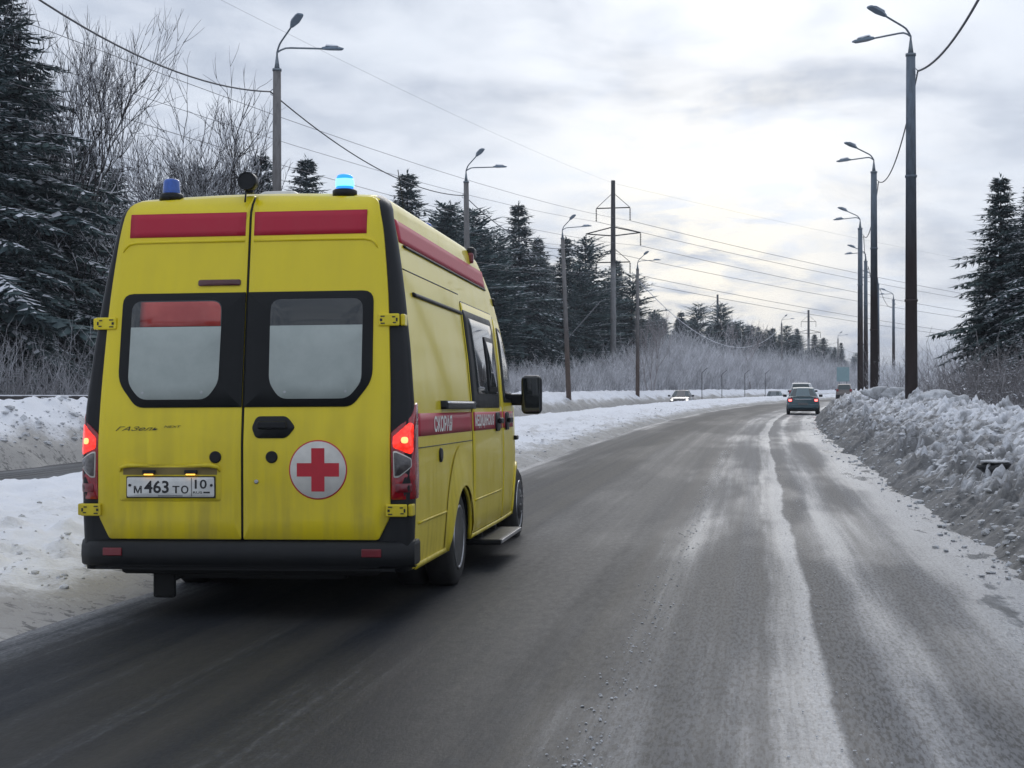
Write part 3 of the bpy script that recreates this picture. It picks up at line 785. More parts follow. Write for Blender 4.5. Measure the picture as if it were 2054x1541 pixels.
# plate recess, plate, its lamps
rec = patch('plate_recess', [(-.800, .745), (-.135, .745), (-.135, .955), (-.165, .968), (-.770, .968), (-.800, .955)], S_rear, .025, .004, M_YEL, door_l, r=.02, step=.08, bev=.002)
tube('plate_hood', [(-.795, -.030, .93), (-.785, -.040, .960), (-.74, -.046, .972), (-.47, -.046, .974), (-.20, -.046, .972), (-.15, -.040, .960), (-.14, -.030, .93)], [.004, .012, .016, .016, .016, .012, .004], M_YEL, door_l, 8)
mk('recess_shade_panel', [(-.775, -.028, .912), (-.16, -.028, .912), (-.16, -.028, .958), (-.775, -.028, .958)], [(0, 1, 2, 3)], simple('recess_shade', (.20, .15, .05), .7), door_l)  # darker yellow strip paints the shade beneath the plate hood
plate = rbox('number_plate', (-.460, -.032, .834), (.585, .012, .138), M_INK, amb, .006)
def S_pl(a, b, off): return (a, -.038 - off, b)
patch('plate_face', [(-.745, .772), (-.175, .772), (-.175, .896), (-.745, .896)], S_pl, .002, .002, simple('plate_white', (.66, .66, .63), .35), plate, r=.012, step=.2, bev=.001)
for s_, a0, a1, b0, b1, bo in (('М', -.700, -.648, .796, .842, .02), ('463', -.632, -.470, .796, .876, .02), ('Т', -.446, -.400, .796, .842, .02), ('О', -.390, -.342, .794, .844, .02),
                               ('10', -.300, -.222, .824, .882, .015), ('RUS', -.312, -.252, .794, .808, .01)):
    lettering('plate_letters', s_, a0, a1, b0, b1, S_pl, .0035, M_INK, plate, bold=bo)
for c_, d_ in (((-.322, -.0410, .834), (.003, .002, .118)), ((-.223, -.0410, .801), (.042, .002, .010)), ((-.46, -.0410, .779), (.16, .002, .004))): rbox('plate_mark', c_, d_, M_INK, plate, 0)
for x in (-.727, -.192): lathe('plate_bolt', [(.009, .0), (.009, -.004)], M_INK, plate, 'Y', (x, -.040, .846), 10)
for x in (-.600, -.325):
    pl_ = rbox('plate_lamp', (x, -.042, .930), (.085, .02, .026), M_BLK, amb, .006)
    rbox('lamp_glow', (x, -.050, .914), (.062, .012, .009), M_AMBER, pl_, .004)
for x, z0_, h_ in ((-.53, .70, .10), (-.22, .62, .22)):
    pass

# bumper with reflectors
def bump_ring(z):
    pts = []
    for q in np.linspace(-1, 1, 25):
        a = abs(q); pts.append((q * 1.085, -.055 + (.10 * ((a - .86) / .14) ** 2 if a > .86 else 0)))
    return pts
V, F = [], []
prof = [(.335, .09), (.330, .02), (.345, -.01), (.40, -.022), (.455, -.018), (.488, .0), (.500, .03), (.500, .12)]
for z, dy in prof:
    for x, y in bump_ring(z): V.append((x, y + dy + .02, z))
for j in range(len(prof) - 1):
    for i in range(24): F.append((j * 25 + i, j * 25 + i + 1, (j + 1) * 25 + i + 1, (j + 1) * 25 + i))
bm = bmesh.new(); bv = [bm.verts.new(v) for v in V]
for f in F: bm.faces.new([bv[i] for i in f])
bumper = from_bm('rear_bumper', bm, M_BLK, amb, True)
for s in (-1, 1):
    rbox('bumper_end', (s * 1.045, .16, .415), (.075, .24, .165), M_BLK, bumper, .025)
    rbox('reflector', (s * .835, -.060, .428), (.125, .012, .050), M_REFL, bumper, .005)
rbox('step_plate', (0, .04, .345), (1.75, .16, .03), M_BLK, bumper, .01)

# sides: seals, doors, windows, stripes, mouldings
def side(surf, sgn):
    par = amb
    band('gutter', .45, 4.12, 2.372, 2.388, surf, .010, M_SEAL if sgn > 0 else M_SEAL, par, 30, 1, .01)
    st = band('roof_stripe', .33, 4.15, 2.395, 2.545, surf, .003, M_RED, par, 34, 4)
    band('swage_line', .30, 2.47, 2.214, 2.222, surf, .002, M_SEAL, par, 18, 1)
    band('side_moulding', .22, 2.47, 1.066, 1.072, surf, .003, M_SEAL, par, 16, 1)
    band('side_stripe', .215, 2.478, 1.142, 1.290, surf, .003, M_RED, par, 18, 3)
    def D(poly, r, name):
        d = patch(name + '_seal', [(a + (.010 if a > np.mean([p[0] for p in poly]) else -.010), b + (.010 if b > np.mean([p[1] for p in poly]) else -.010)) for a, b in poly], surf, .002, .004, M_SEAL, par, r=r, step=.10, bev=.002)
        o = patch(name, poly, surf, .008, .010, M_YEL, par, r=r, step=.08, bev=.006)
        d.parent = o
        return o
    fd = D([(4.24, .335), (4.98, .335), (5.12, .60), (5.16, 1.12), (5.25, 1.46), (4.80, 1.98), (4.62, 2.10), (4.24, 2.14)], [.04, .06, .15, .1, .05, .1, .08, .05], 'front_door')
    if sgn > 0:
        sdo = D([(2.49, .335), (4.20, .335), (4.20, 2.16), (2.49, 2.16)], [.03, .03, .05, .05], 'sliding_door')
        rail = band('door_rail', .50, 2.475, 2.056, 2.082, surf, .012, M_SEAL, par, 18, 1, .012)
        tr = band('rail_cover', 1.12, 2.50, 1.315, 1.375, surf, .035, M_BLK, par, 10, 3, .04)
        band('rail_trim', 1.22, 2.50, 1.352, 1.370, surf, .040, M_CHROME, par, 10, 1, .006)
    else:
        sdo = amb
    off = .013
    wf = patch('window_frame', [(2.498, 1.322), (4.03, 1.322), (4.08, 1.42), (4.06, 2.05), (4.0, 2.10), (2.498, 2.10)], surf, off, .010, M_SEAL, sdo, r=[.02, .04, .04, .05, .04, .02], step=.1)
    patch('window_pane', [(2.80, 1.44), (3.97, 1.44), (3.96, 2.045), (2.72, 2.045)], surf, off + .004, .008, M_GLASS, sdo, r=.05, step=.1, bev=.003)
    sl = patch('sliding_pane_frame', [(3.42, 1.46), (3.94, 1.46), (3.94, 1.93), (3.42, 1.93)], surf, off + .012, .010, M_SEAL, sdo, r=.03, step=.1)
    patch('sliding_pane', [(3.49, 1.50), (3.89, 1.50), (3.89, 1.89), (3.49, 1.89)], surf, off + .014, .006, M_GLASS, sl, r=.03, step=.1, bev=.002)
    patch('window_frame', [(4.36, 1.37), (5.22, 1.37), (5.23, 1.45), (4.80, 1.94), (4.62, 2.05), (4.40, 2.06)], surf, off, .010, M_SEAL, fd, r=.04, step=.08)
    patch('window_pane', [(4.40, 1.40), (5.15, 1.40), (5.16, 1.46), (4.77, 1.91), (4.61, 2.015), (4.43, 2.025)], surf, off + .004, .008, M_GLASS, fd, r=.04, step=.08, bev=.003)
    s2 = band('side_stripe', 2.50, 4.19, 1.142, 1.290, surf, off, M_RED, sdo, 16, 3)
    s3 = band('side_stripe', 4.25, 5.12, 1.142, 1.290, surf, off, M_RED, fd, 10, 3)
    if sgn > 0:
        words = (('СКОРАЯ', .80, 1.50, amb, .006), ('МЕДИЦИНСКАЯ', 2.60, 3.52, sdo, .016), ('ПОМОЩЬ', 4.70, 5.10, fd, .016))
        words = (('СКОРАЯ', .80, 1.52, amb, .006), ('МЕДИЦИНСКАЯ', 2.55, 3.62, sdo, .017), ('ПОМОЩЬ', 4.66, 5.08, fd, .017))
        for w, a0, a1, p_, of in words: lettering('lettering', w, a0, a1, 1.160, 1.270, surf, of, M_LET, p_, bold=.03)
    else:
        for w, a0, a1, p_, of in (('СКОРАЯ', 4.32, 4.95, fd, .017), ('МЕДИЦИНСКАЯ', 2.55, 3.62, sdo, .017), ('ПОМОЩЬ', .80, 1.60, amb, .006)): lettering('lettering', w, a1, a0, 1.165, 1.265, surf, of, M_WHITE, p_, bold=.015)
    for yy, p_ in ((3.86, sdo), (4.52, fd)):
        if p_ is amb: continue
        h = patch('door_handle', [(yy - .13, 1.12), (yy + .10, 1.12), (yy + .14, 1.20), (yy + .10, 1.285), (yy - .13, 1.285), (yy - .16, 1.20)], surf, off + .012, .014, M_BLK, p_, r=.05, step=.06)
        x_ = surf(yy, 1.21, off + .035)
        rbox('grip', x_, (.03, .20, .05), M_BLK, h, .012)
    # wheel-arch swelling and lip
    for yy, rr, zz, w_ in ((RWY, .505, .235, .05), (FWY, .475, .30, .03)):
        P = []
        for a in np.linspace(math.radians(172 if yy < 3 else 180), math.radians(8 if yy < 3 else 0), 24):
            a_, b_ = yy + rr * math.cos(a), zz + rr * math.sin(a); P.append(surf(a_, max(b_, .3), .004))
        tube('arch_lip', P, .016, M_YEL, par, 8)
    # swelling above the rear arch
    n = 26; V, F = [], []
    for i, a in enumerate(np.linspace(math.radians(178), math.radians(2), n)):
        for j, q in enumerate(np.linspace(0, 1, 8)):
            rr = .51 + .30 * q * (0.35 + .65 * math.sin(a)); o_ = .006 + .030 * (math.cos(q * math.pi) * .5 + .5) * min(1, 3 * math.sin(a))
            V.append(surf(min(RWY + rr * math.cos(a), 2.46), max(.315, .235 + rr * math.sin(a)), o_))
    for i in range(n - 1):
        for j in range(7): F.append((i * 8 + j, i * 8 + j + 1, (i + 1) * 8 + j + 1, (i + 1) * 8 + j))
    bm = bmesh.new(); bv = [bm.verts.new(v) for v in V]
    for f in F: bm.faces.new([bv[i] for i in f])
    from_bm('arch_flare', bm, M_YEL, par, True)
    band('sill', .22, 1.40, .300, .335, surf, .010, M_YEL, par, 10, 1, .01)
    band('sill', 2.42, 5.18, .300, .330, surf, .014, M_YEL, par, 16, 1, .01)
    band('door_crease', 2.56, 4.14, .585, .60, surf, .012, M_YEL, sdo if sgn > 0 else amb, 12, 1, .006)
    band('door_crease', .24, 1.36, .585, .60, surf, .006, M_YEL, amb, 8, 1, .006)
    lathe('fuel_cap', [(.05, -.01), (.05, .012), (.042, .016)], M_BLK, par, 'X', surf(1.02, 1.0, 0), 16) if sgn > 0 else None
    # mirror on its arm
    x0 = Wf(5.05, 1.46)
    mir = rbox('door_mirror', (sgn * (x0 + .21), 5.10, 1.445), (.20, .12, .37), M_BLK, amb, .05, 4)
    rbox('mirror_glass', (sgn * (x0 + .21), 5.036, 1.445), (.17, .012, .33), M_GLASS, mir, .005)
    rbox('mirror_arm', (sgn * (x0 + .06), 5.16, 1.40), (.19, .07, .11), M_BLK, mir, .02)
    rbox('turn_signal', (sgn * (Wf(5.42, 1.03) + .012), 5.42, 1.03), (.05, .16, .045), M_BLK, amb, .012)
side(S_right, 1); side(S_left, -1)
# side marker pods high on the roof edge
for s in (-1, 1):
    pod = rbox('marker_lamp', (s * .90, 3.62, 2.66), (.07, .16, .10), M_BLK, amb, .025)
    rbox('marker_lens', (s * .905, 3.53, 2.61), (.05, .06, .09), M_REFL, pod, .015)
    rbox('marker_lamp', (s * (Wf(4.55, 2.2) - .02), 4.55, 2.30), (.05, .05, .07), M_BLK, amb, .015)

# wheels
def wheel(y, x, sgn, dual=False):
    w = empty('wheel', (x, y, WR)); w.parent = amb
    tw = .205
    tp = [(.225, -tw / 2), (.30, -tw / 2 - .008), (.345, -tw / 2 + .012), (WR, -tw / 2 + .035), (WR, tw / 2 - .035), (.345, tw / 2 - .012), (.30, tw / 2 + .008), (.225, tw / 2)]
    lathe('tyre', tp, M_RUB, w, 'X', n=40)
    e = sgn * tw / 2
    if dual:
        lathe('tyre', tp, M_RUB, w, 'X', (-sgn * .23, 0, 0), n=40)
        rp = [(.235, e * 1.02), (.222, e * .98), (.205, e * .6), (.19, e * .1), (.12, e * .05), (.10, e * .35), (.075, e * .75), (.03, e * .8)]
    else:
        rp = [(.235, e * 1.02), (.222, e * .98), (.205, e * .7), (.17, e * .75), (.14, e * 1.15), (.09, e * 1.2), (.06, e * 1.35), (.02, e * 1.36)]
    lathe('rim', rp, M_RIM, w, 'X', n=40)
    lathe('rim_lip', [(.232, e * .90), (.240, e * 1.04), (.228, e * 1.10), (.214, e * 1.0), (.210, e * .8)], M_STEEL, w, 'X', n=40)
    nuts = MB()
    for q in range(6):
        a = q * math.pi / 3
        nuts.tube([(e * (.30 if dual else 1.1), .085 * math.cos(a) * (1.3 if dual else 1), .085 * math.sin(a) * (1.3 if dual else 1)), (e * (.55 if dual else 1.32), .085 * math.cos(a) * (1.3 if dual else 1), .085 * math.sin(a) * (1.3 if dual else 1))], .012, 6)
    ob = nuts.build('wheel_nuts', M_STEEL, w); ob['kind'] = 'stuff'
    return w
for s in (-1, 1):
    wheel(RWY, s * .955, s, True); wheel(FWY, s * .945, s)
    rbox('mud_flap', (s * .83, RWY - .50, .45), (.44, .015, .14), M_DARK, amb, .004)
rbox('underbody', (0, 2.9, .38), (1.70, 5.6, .22), M_DARK, amb, .03)
rbox('rear_axle', (0, RWY, WR), (1.5, .14, .14), M_DARK, amb, .04)
rbox('chassis_rail', (0, .30, .275), (1.20, .10, .09), M_DARK, amb, .01)
rbox('spare_wheel_carrier', (.02, .9, .30), (.70, .70, .14), M_DARK, amb, .05)
tube('exhaust', [(-.60, .35, .22), (-.60, 1.2, .26), (-.45, 2.4, .30)], .032, M_DARK, amb, 10)
rbox('tow_bracket', (-.61, .26, .20), (.15, .05, .20), M_DARK, amb, .02)
stp = rbox('side_step', (1.06, 3.62, .225), (.34, 1.30, .045), M_BLK, amb, .012)
rbox('step_edge', (1.235, 3.62, .230), (.012, 1.28, .030), M_STEEL, stp, .004)
for yy in (3.2, 4.0): rbox('bracket', (.92, yy, .27), (.25, .05, .12), M_DARK, stp, .01)

# windscreen and nose (face away from the camera, visible from the side)
def S_front(a, b, off):
    return (a, b, Tf(b) + .03 + off)
patch('windscreen', [(-.80, 4.25), (.80, 4.25), (.92, 5.42), (-.92, 5.42)], S_front, .006, .01, M_GLASS, amb, r=.06, step=.1)
rbox('front_bumper', (0, 6.55, .45), (1.75, .22, .30), M_BLK, amb, .06, 3)
for s in (-1, 1):
    hl = rbox('headlight', (s * .70, 6.40, .93), (.34, .16, .20), M_LAMPCLR, amb, .05, 3)
rbox('grille', (0, 6.585, .80), (.85, .10, .22), M_SEAL, amb, .02)

# roof equipment
def beacon(x, y, lit):
    z = Tf(y) + .005
    b = lathe('beacon', [(.080, -.03), (.080, .012), (.066, .022)], M_BLK, amb, 'Z', (x, y, z), 28)
    lathe('lens', [(.058, .018), (.058, .026), (.054, .098), (.049, .112), (.036, .118)], M_BLUEON if lit else M_BLUE, b, 'Z', (x, y, z), 28)
    if lit: lathe('flash', [(.060, .040), (.0605, .046), (.0585, .082), (.0575, .088)], M_BLUEHOT, b, 'Z', (x, y, z), 28)
    return b
b1_ = beacon(-.595, .36, False); b1_['label'] = 'unlit blue beacon at the left rear of the roof'
b2_ = beacon(.575, .36, True); b2_['label'] = 'flashing blue beacon at the right rear of the roof'
b3_ = beacon(.60, 3.05, False); beacon(-.60, 3.05, False)
wl = lathe('work_lamp', [(.020, -.055), (.054, -.045), (.061, -.012), (.059, .0)], M_BLK, amb, 'Y', (-.045, .30, 2.800), 28)
lathe('lamp_glass', [(.050, -.002), (.045, .004)], simple('dull_lamp_glass', (.05, .05, .055), .3), wl, 'Y', (-.045, .30, 2.800), 24)
lathe('lamp_rim', [(.060, .0), (.060, -.070), (.053, -.073), (.049, -.065)], M_BLK, wl, 'Y', (-.045, .30, 2.800), 28)
rbox('lamp_foot', (-.045, .30, 2.75), (.055, .05, .05), M_BLK, wl, .01)
tube('lamp_cable', [(-.045, .29, 2.76), (-.05, .235, 2.72), (-.048, .21, 2.66)], .006, M_BLK, wl)
rbox('roof_vent', (-.085, 1.25, 2.80), (.36, .44, .13), M_WHITE, amb, .055, 4, taper=.8)
tube('aerial', [(.30, 3.9, 2.72), (.31, 3.6, 3.05), (.32, 3.3, 3.35)], .004, M_BLK, amb, 5)
for o in list(amb.children): pass

# ------------------------------------------------------------------ poles, cables, power line
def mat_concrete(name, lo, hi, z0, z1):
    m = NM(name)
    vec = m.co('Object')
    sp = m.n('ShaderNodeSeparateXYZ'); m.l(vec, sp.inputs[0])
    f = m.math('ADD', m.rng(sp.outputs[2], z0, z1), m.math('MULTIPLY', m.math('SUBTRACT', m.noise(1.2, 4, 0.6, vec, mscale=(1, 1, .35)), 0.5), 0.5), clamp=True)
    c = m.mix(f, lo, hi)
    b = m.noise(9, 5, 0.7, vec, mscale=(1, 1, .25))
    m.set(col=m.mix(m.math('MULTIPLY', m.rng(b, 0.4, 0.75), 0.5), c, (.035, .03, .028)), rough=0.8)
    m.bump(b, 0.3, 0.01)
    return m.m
M_POLER = mat_concrete('stained_concrete', (.060, .043, .040), (.150, .185, .225), 4.6, 7.6)
M_POLEL = mat_concrete('brown_concrete', (.15, .105, .082), (.20, .19, .185), 2.5, 7.0)
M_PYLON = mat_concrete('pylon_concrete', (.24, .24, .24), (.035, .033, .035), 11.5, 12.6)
M_GALV = simple('galvanised', (.20, .23, .26), .45, metal=.5)
M_LED = simple('lamp_housing', (.16, .21, .27), .4)
M_CABLE = simple('snowy_cable', (.10, .10, .11), .7)
M_WIRE = simple('wire', (.10, .10, .115), .6)

def lamp_post(x, y, zbase, ztop, r0, r1, arms, mat, collars, label, group, snow=True):
    o = empty('lamp_post', (x, y, zbase))
    tag(o, label, 'lamp post', group)
    H = ztop - zbase
    st = sorted([0] + [c - zbase for c in collars if 0.5 < c - zbase < H - .5] + [H])
    for i in range(len(st) - 1):
        a, b = st[i], st[i + 1]
        k0, k1 = a / H, b / H
        ra, rb = r0 + (r1 - r0) * k0, r0 + (r1 - r0) * k1
        pf = [(ra, a - (0.6 if i == 0 else 0)), (rb, b)]
        if i < len(st) - 2: pf += [(rb + .022, b - .005), (rb + .022, b + .055), (rb - .03, b + .06)]
        lathe('pole_section', pf, mat, o, 'Z', (0, 0, 0), 14)
    lathe('pole_cap', [(r1 + .02, H - .03), (r1 + .02, H + .04), (.05, H + .05)], M_GALV, o, 'Z', (0, 0, 0), 14)
    lathe('bracket_cone', [(.085, H + .03), (.035, H + .42)], M_GALV, o, 'Z', (0, 0, 0), 10)
    for (dx, dy, dz, hrot) in arms:
        base = H + .28
        P = []
        hl = math.hypot(dx, dy)
        for q in np.linspace(0, 1, 16):
            if q < .35: P.append((0, 0, base + q / .35 * .26))
            else:
                w = (q - .35) / .65
                bend = min(1, w / .22)
                h = w - .10 * (1 - bend) * 0
                P.append((dx * w, dy * w, base + .26 + .14 * math.sin(min(1, w / .25) * math.pi / 2) + dz * w))
        tube('arm', P, .028, M_GALV, o, 8)
        e = Vector(P[-1]); d = (e - Vector(P[-3])).normalized()
        rot = d.to_track_quat('X', 'Z').to_euler()
        V, F = [], []
        sec = [(-.06, .045, .05), (.10, .10, .075), (.22, .135, .085), (.50, .125, .06), (.60, .10, .03)]
        for q, w, h in sec:
            V += [(q, -w, -.02), (q, w, -.02), (q, w * .9, h * .6), (q, w * .45, h), (q, -w * .45, h), (q, -w * .9, h * .6)]
        for j in range(len(sec) - 1):
            for i in range(6): F.append((j * 6 + i, j * 6 + (i + 1) % 6, (j + 1) * 6 + (i + 1) % 6, (j + 1) * 6 + i))
        F += [tuple(range(6)), tuple(range(24, 30))]
        hd = mk('lamp_head', V, F, M_LED, o)
        hd.location = e; hd.rotation_euler = rot
        sn = mk('snow_cap', [(.05, -.08, .078), (.05, .08, .078), (.45, -.09, .07), (.45, .09, .07), (.08, -.03, .13), (.08, .03, .13), (.40, -.03, .115), (.40, .03, .115)],
                [(0, 1, 5, 4), (1, 3, 7, 5), (3, 2, 6, 7), (2, 0, 4, 6), (4, 5, 7, 6)], M_SNOWT, hd)
    return o
def hook(o, x, y, z):
    mb = MB(); mb.tube([(x * .5, y, z + .10), (x, y, z + .05), (x * 1.25, y, z), (x * 1.15, y, z - .09), (x * .6, y, z - .12)], .014, 5)
    mb.build('cable_hook', M_GALV, o)

RT = [20, 42, 64, 87, 109, 131.5, 154]
right_poles = []
rl = ['concrete lamp post off to the right of the frame', 'nearest tall lamp post on the right, dark brown base with collars in the snowbank',
      'second lamp post on the right, its top just below and left of the nearest one', 'third lamp post on the right, standing half hidden behind the second',
      'fourth lamp post on the right, only its lamp arm showing beside the third', 'fifth lamp post on the right, leaning out from behind the second post\'s base',
      'sixth lamp post on the right, seen between the two big dark pole bases']
for i, t in enumerate(RT):
    u = 2.2
    if i == 1: u = 2.05
    x, y = [float(q) for q in on_road(t, u)]
    zb = float(zg(t)); s = float(Rs(t))
    if i == 1: x = at(1828, y)
    if i == 2: x = at(1753.5, y)
    tx, ty = 1 / math.hypot(1, s), -s / math.hypot(1, s)      # right-hand normal
    fx, fy = s / math.hypot(1, s), 1 / math.hypot(1, s)
    def arm(a, f, dz): return (-tx * a + fx * f, -ty * a + fy * f, dz, 0)
    o = lamp_post(x, y, zb + .2, zb + [10.85, 10.85, 10.7, 10.7, 10.6, 10.5, 10.4][i], .185, .128, [arm(.78, -.70, .30), arm(1.02, .75, .0)], M_POLER, [zb + 3.9, zb + 7.4], rl[i], 'lamp posts along the right-hand snowbank')
    hook(o, .17, .02, [10.2, 10.2, 10.1, 10.1, 10, 9.9, 9.8][i])
    right_poles.append((x + .2, y, zb + .2 + [10.2, 10.2, 10.1, 10.1, 10, 9.9, 9.8][i]))
left_poles = []
LP_ = [(None, 22, 0, 'lamp post beside the oncoming road, outside the left edge of the frame'),
       (555, 44.5, 140, 'tall lamp post rising behind the ambulance roof, with two lamp heads'),
       (940, 70.5, 365, 'brown lamp post behind the sloping side of the ambulance roof'),
       (1142, 97, 478, 'slightly leaning brown lamp post between the ambulance and the power pylon'),
       (1279, 123, 540, 'brown lamp post just right of the power pylon, reddish lower half'),
       (1568, 228, 650, 'thin far lamp post rising behind the grey-blue oncoming car roof'),
       (1681, 290, 680, 'far lamp post standing beside the pale blue road sign'),
       (1733, 335, 697, 'farthest small lamp post just left of the big dark poles')]
for i, (px, d, py, lab) in enumerate(LP_):
    if px is None:
        x, y = [float(q) for q in on_road(22, -16.6)]; zt = 10.9
    else:
        x, y = at(px, d), d; zt = CAMZ + (HZ - py) * d / FPX
    zb = gh(x, y) - .1
    s = float(Rs(d)); tx, ty = 1 / math.hypot(1, s), -s / math.hypot(1, s); fx, fy = -ty, tx
    def arm(a, f, dz): return (tx * a + fx * f, ty * a + fy * f, dz, 0)
    o = lamp_post(x, y, zb, zt, .175, .12, [arm(.72, -.75, .44), arm(1.22, .80, .10)], M_POLEL, [zb + 3.2, zb + 5.4] if i > 2 else [zb + 5.4], lab, 'lamp posts beside the oncoming road')
    if i == 3: o.rotation_euler = (0, math.radians(-2.2), 0)
    if i == 2: o.rotation_euler = (0, math.radians(-.6), 0)
    hook(o, -.16, 0, zt - zb - .65)
    left_poles.append((x - .2, y, zt - .65))
def catenary(a, b, sag, n=24):
    a, b = np.array(a, float), np.array(b, float)
    q = np.linspace(0, 1, n)[:, None]
    P = a + (b - a) * q; P[:, 2] -= sag * 4 * (q * (1 - q))[:, 0]
    return P
def cable(a, b, sag, r, lab, mat=M_CABLE, group='cables strung between the lamp posts', name='overhead_cable', cat='cable'):
    P = catenary(a, b, sag)
    o = mk(name, P * 0 if False else tube_arrays(P, r, 5)[0], tube_arrays(P, r, 5)[1], mat, smooth=True)
    tag(o, lab, cat, group)
    return o
cl_ = ['thick cable running off the top left corner to the lamp post behind the ambulance', 'cable sagging from the post behind the ambulance to the next brown lamp post',
       'cable between the two brown lamp posts left of the pylon', 'cable passing in front of the pylon between two brown lamp posts', 'long snowy cable sagging low in front of the pines',
       'faint cable between the two far lamp posts near the road sign', 'faint cable between the two farthest left lamp posts']
for i in range(len(left_poles) - 1):
    cable(left_poles[i], left_poles[i + 1], [.9, .75, .8, .8, 4.3, 1.6, 1.2][i], [.024, .022, .022, .022, .03, .025, .025][i], cl_[i], M_CABLE if i != 4 else M_SNOWT)
cr_ = ['thick snowy cable curving up from the nearest right lamp post to the top edge', 'cable drooping between the nearest and second lamp posts on the right',
       'cable between the second and third lamp posts on the right', 'cable between the third and fourth lamp posts on the right', 'cable between the fourth and fifth lamp posts on the right', 'cable drooping to the sixth lamp post on the right']
for i in range(len(right_poles) - 1):
    cable(right_poles[i], right_poles[i + 1], [1.0, .95, .9, .9, .9, .9][i], .03 if i == 0 else .022, cr_[i])

def pylon(x, y, H, lab, ang, r=.32):
    zb = gh(x, y)
    o = empty('power_pylon', (x, y, zb), (0, 0, ang)); tag(o, lab, 'pylon', 'high-voltage pylons')
    lathe('shaft', [(r, -.5), (r * .62, H)], M_PYLON, o, 'Z', (0, 0, 0), 12)
    ends = []
    for z, w, drop, stay in ((H - 2.6, 1.62, 1.15, 1.45), (H - 5.25, 2.62, 1.15, .85), (H - 7.75, 1.62, 1.0, 1.4)):
        for s in (-1, 1):
            a = MB(); tip = (s * w, 0, z + .25 * (w > 2))
            a.tube([(0, 0, z), tip], .055, 4); a.tube([(0, 0, z + stay), tip], .028 if w < 2 else .055, 4)
            cross_ = a.build('cross_arm', M_SEAL, o)
            ins = MB()
            n_ = 7
            for q in range(n_):
                zz = tip[2] - .12 - drop * q / n_
                ins.tube([(tip[0], 0, zz), (tip[0], 0, zz - .09)], [.09, .05], 6)
            ins.tube([tip, (tip[0], 0, tip[2] - drop - .1)], .02, 4)
            ob = ins.build('insulator_string', M_SEAL, cross_); ob['kind'] = 'stuff'
            ends.append(Matrix.Translation((x, y, zb)) @ Matrix.Rotation(ang, 4, 'Z') @ Vector((tip[0], 0, tip[2] - drop - .1)))
    ends.append(Vector((x, y, zb + H - .25)))
    return o, ends
P1x, P1y = -52.0, -75.0
A0 = math.radians(-14)
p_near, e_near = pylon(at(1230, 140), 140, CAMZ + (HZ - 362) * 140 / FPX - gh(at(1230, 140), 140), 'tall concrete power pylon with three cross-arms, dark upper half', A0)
p_b, e_b = pylon(at(1622, 330), 330, CAMZ + (HZ - 622) * 330 / FPX - gh(at(1622, 330), 330), 'distant power pylon standing above the blue-grey sedan', A0, .36)
p_c, e_c = pylon(at(1467, 300), 320, CAMZ + (HZ - 590) * 320 / FPX - gh(at(1467, 320), 320), 'distant power pylon half hidden behind the far pines', A0, .34)
gw = cable((at(1204, 138), 138, CAMZ + (HZ - 605) * 138 / FPX), (at(1112, 128), 128, CAMZ + (HZ - 708) * 128 / FPX), .02, .05, 'pale stay wire slanting down left of the power pylon', M_CABLE, None, 'stay_wire', 'wire')
wl_ = ['upper left', 'upper right', 'middle left', 'middle right', 'lower left', 'lower right', 'earth']
for i in range(7):
    a = e_near[i]
    back = Vector((P1x, P1y, a.z - 1.0)) + Vector(((-1, 1, -1, 1, -1, 1, 0)[i] * (1.6, 1.6, 2.6, 2.6, 1.6, 1.6, 0)[i], 0, 0))
    w = cable(back, a, 4.2 if i < 6 else 3.0, .013 if i < 6 else .006, wl_[i] + (' conductor running from the near pylon out over the ambulance' if i < 6 else ' wire running from the near pylon top out over the ambulance'), M_WIRE, 'power line wires left of the pylon', 'power_line', 'wire')
    fwd = Vector((at(2750, 330), 330, a.z - 1.5 + 2)) + Vector(((-1, 1, -1, 1, -1, 1, 0)[i] * 2, 0, 0))
    w = cable(a, fwd, 5.0 if i < 6 else 3.5, .022 if i < 6 else .008, wl_[i] + (' conductor running from the near pylon across the bright sky' if i < 6 else ' wire running from the near pylon top across the bright sky'), M_WIRE, 'power line wires right of the pylon', 'power_line', 'wire')

# ------------------------------------------------------------------ vegetation
def mat_needles(name, col, col2):
    m = NM(name)
    oi = m.n('ShaderNodeObjectInfo')
    a = m.noise(0.9, 4, 0.6)
    c = m.mix(m.rng(a, 0.3, 0.7), col, col2)
    c = m.mix(m.math('MULTIPLY', oi.outputs['Random'], 0.35), c, (.070, .095, .110))
    m.set(col=c, rough=0.75, spec=0.15)
    return m.m
M_SPRUCE = mat_needles('spruce_needles', (.045, .072, .076), (.100, .140, .132))
M_PINE = mat_needles('pine_needles', (.060, .108, .116), (.125, .185, .178))
def mat_bark(name, col, snow=0.55, thr=0.45):
    """bark with snow lying on whatever faces up"""
    m = NM(name)
    ge = m.n('ShaderNodeNewGeometry')
    sp = m.n('ShaderNodeSeparateXYZ'); m.l(ge.outputs['Normal'], sp.inputs[0])
    nz = m.noise(2.5, 4, 0.6)
    f = m.rng(m.math('ADD', sp.outputs[2], m.math('MULTIPLY', m.math('SUBTRACT', nz, 0.5), 0.9)), thr - .12, thr + .18)
    m.set(col=m.mix(m.math('MULTIPLY', f, snow), col, (.72, .73, .77)), rough=0.85)
    return m.m
M_TRUNK = mat_bark('spruce_bark', (.045, .036, .030), .35, .7)
M_BARK = mat_bark('bare_tree_bark', (.038, .033, .034), .9, .16)
M_BIRCH = mat_bark('birch_bark', (.30, .27, .27), .5, .4)

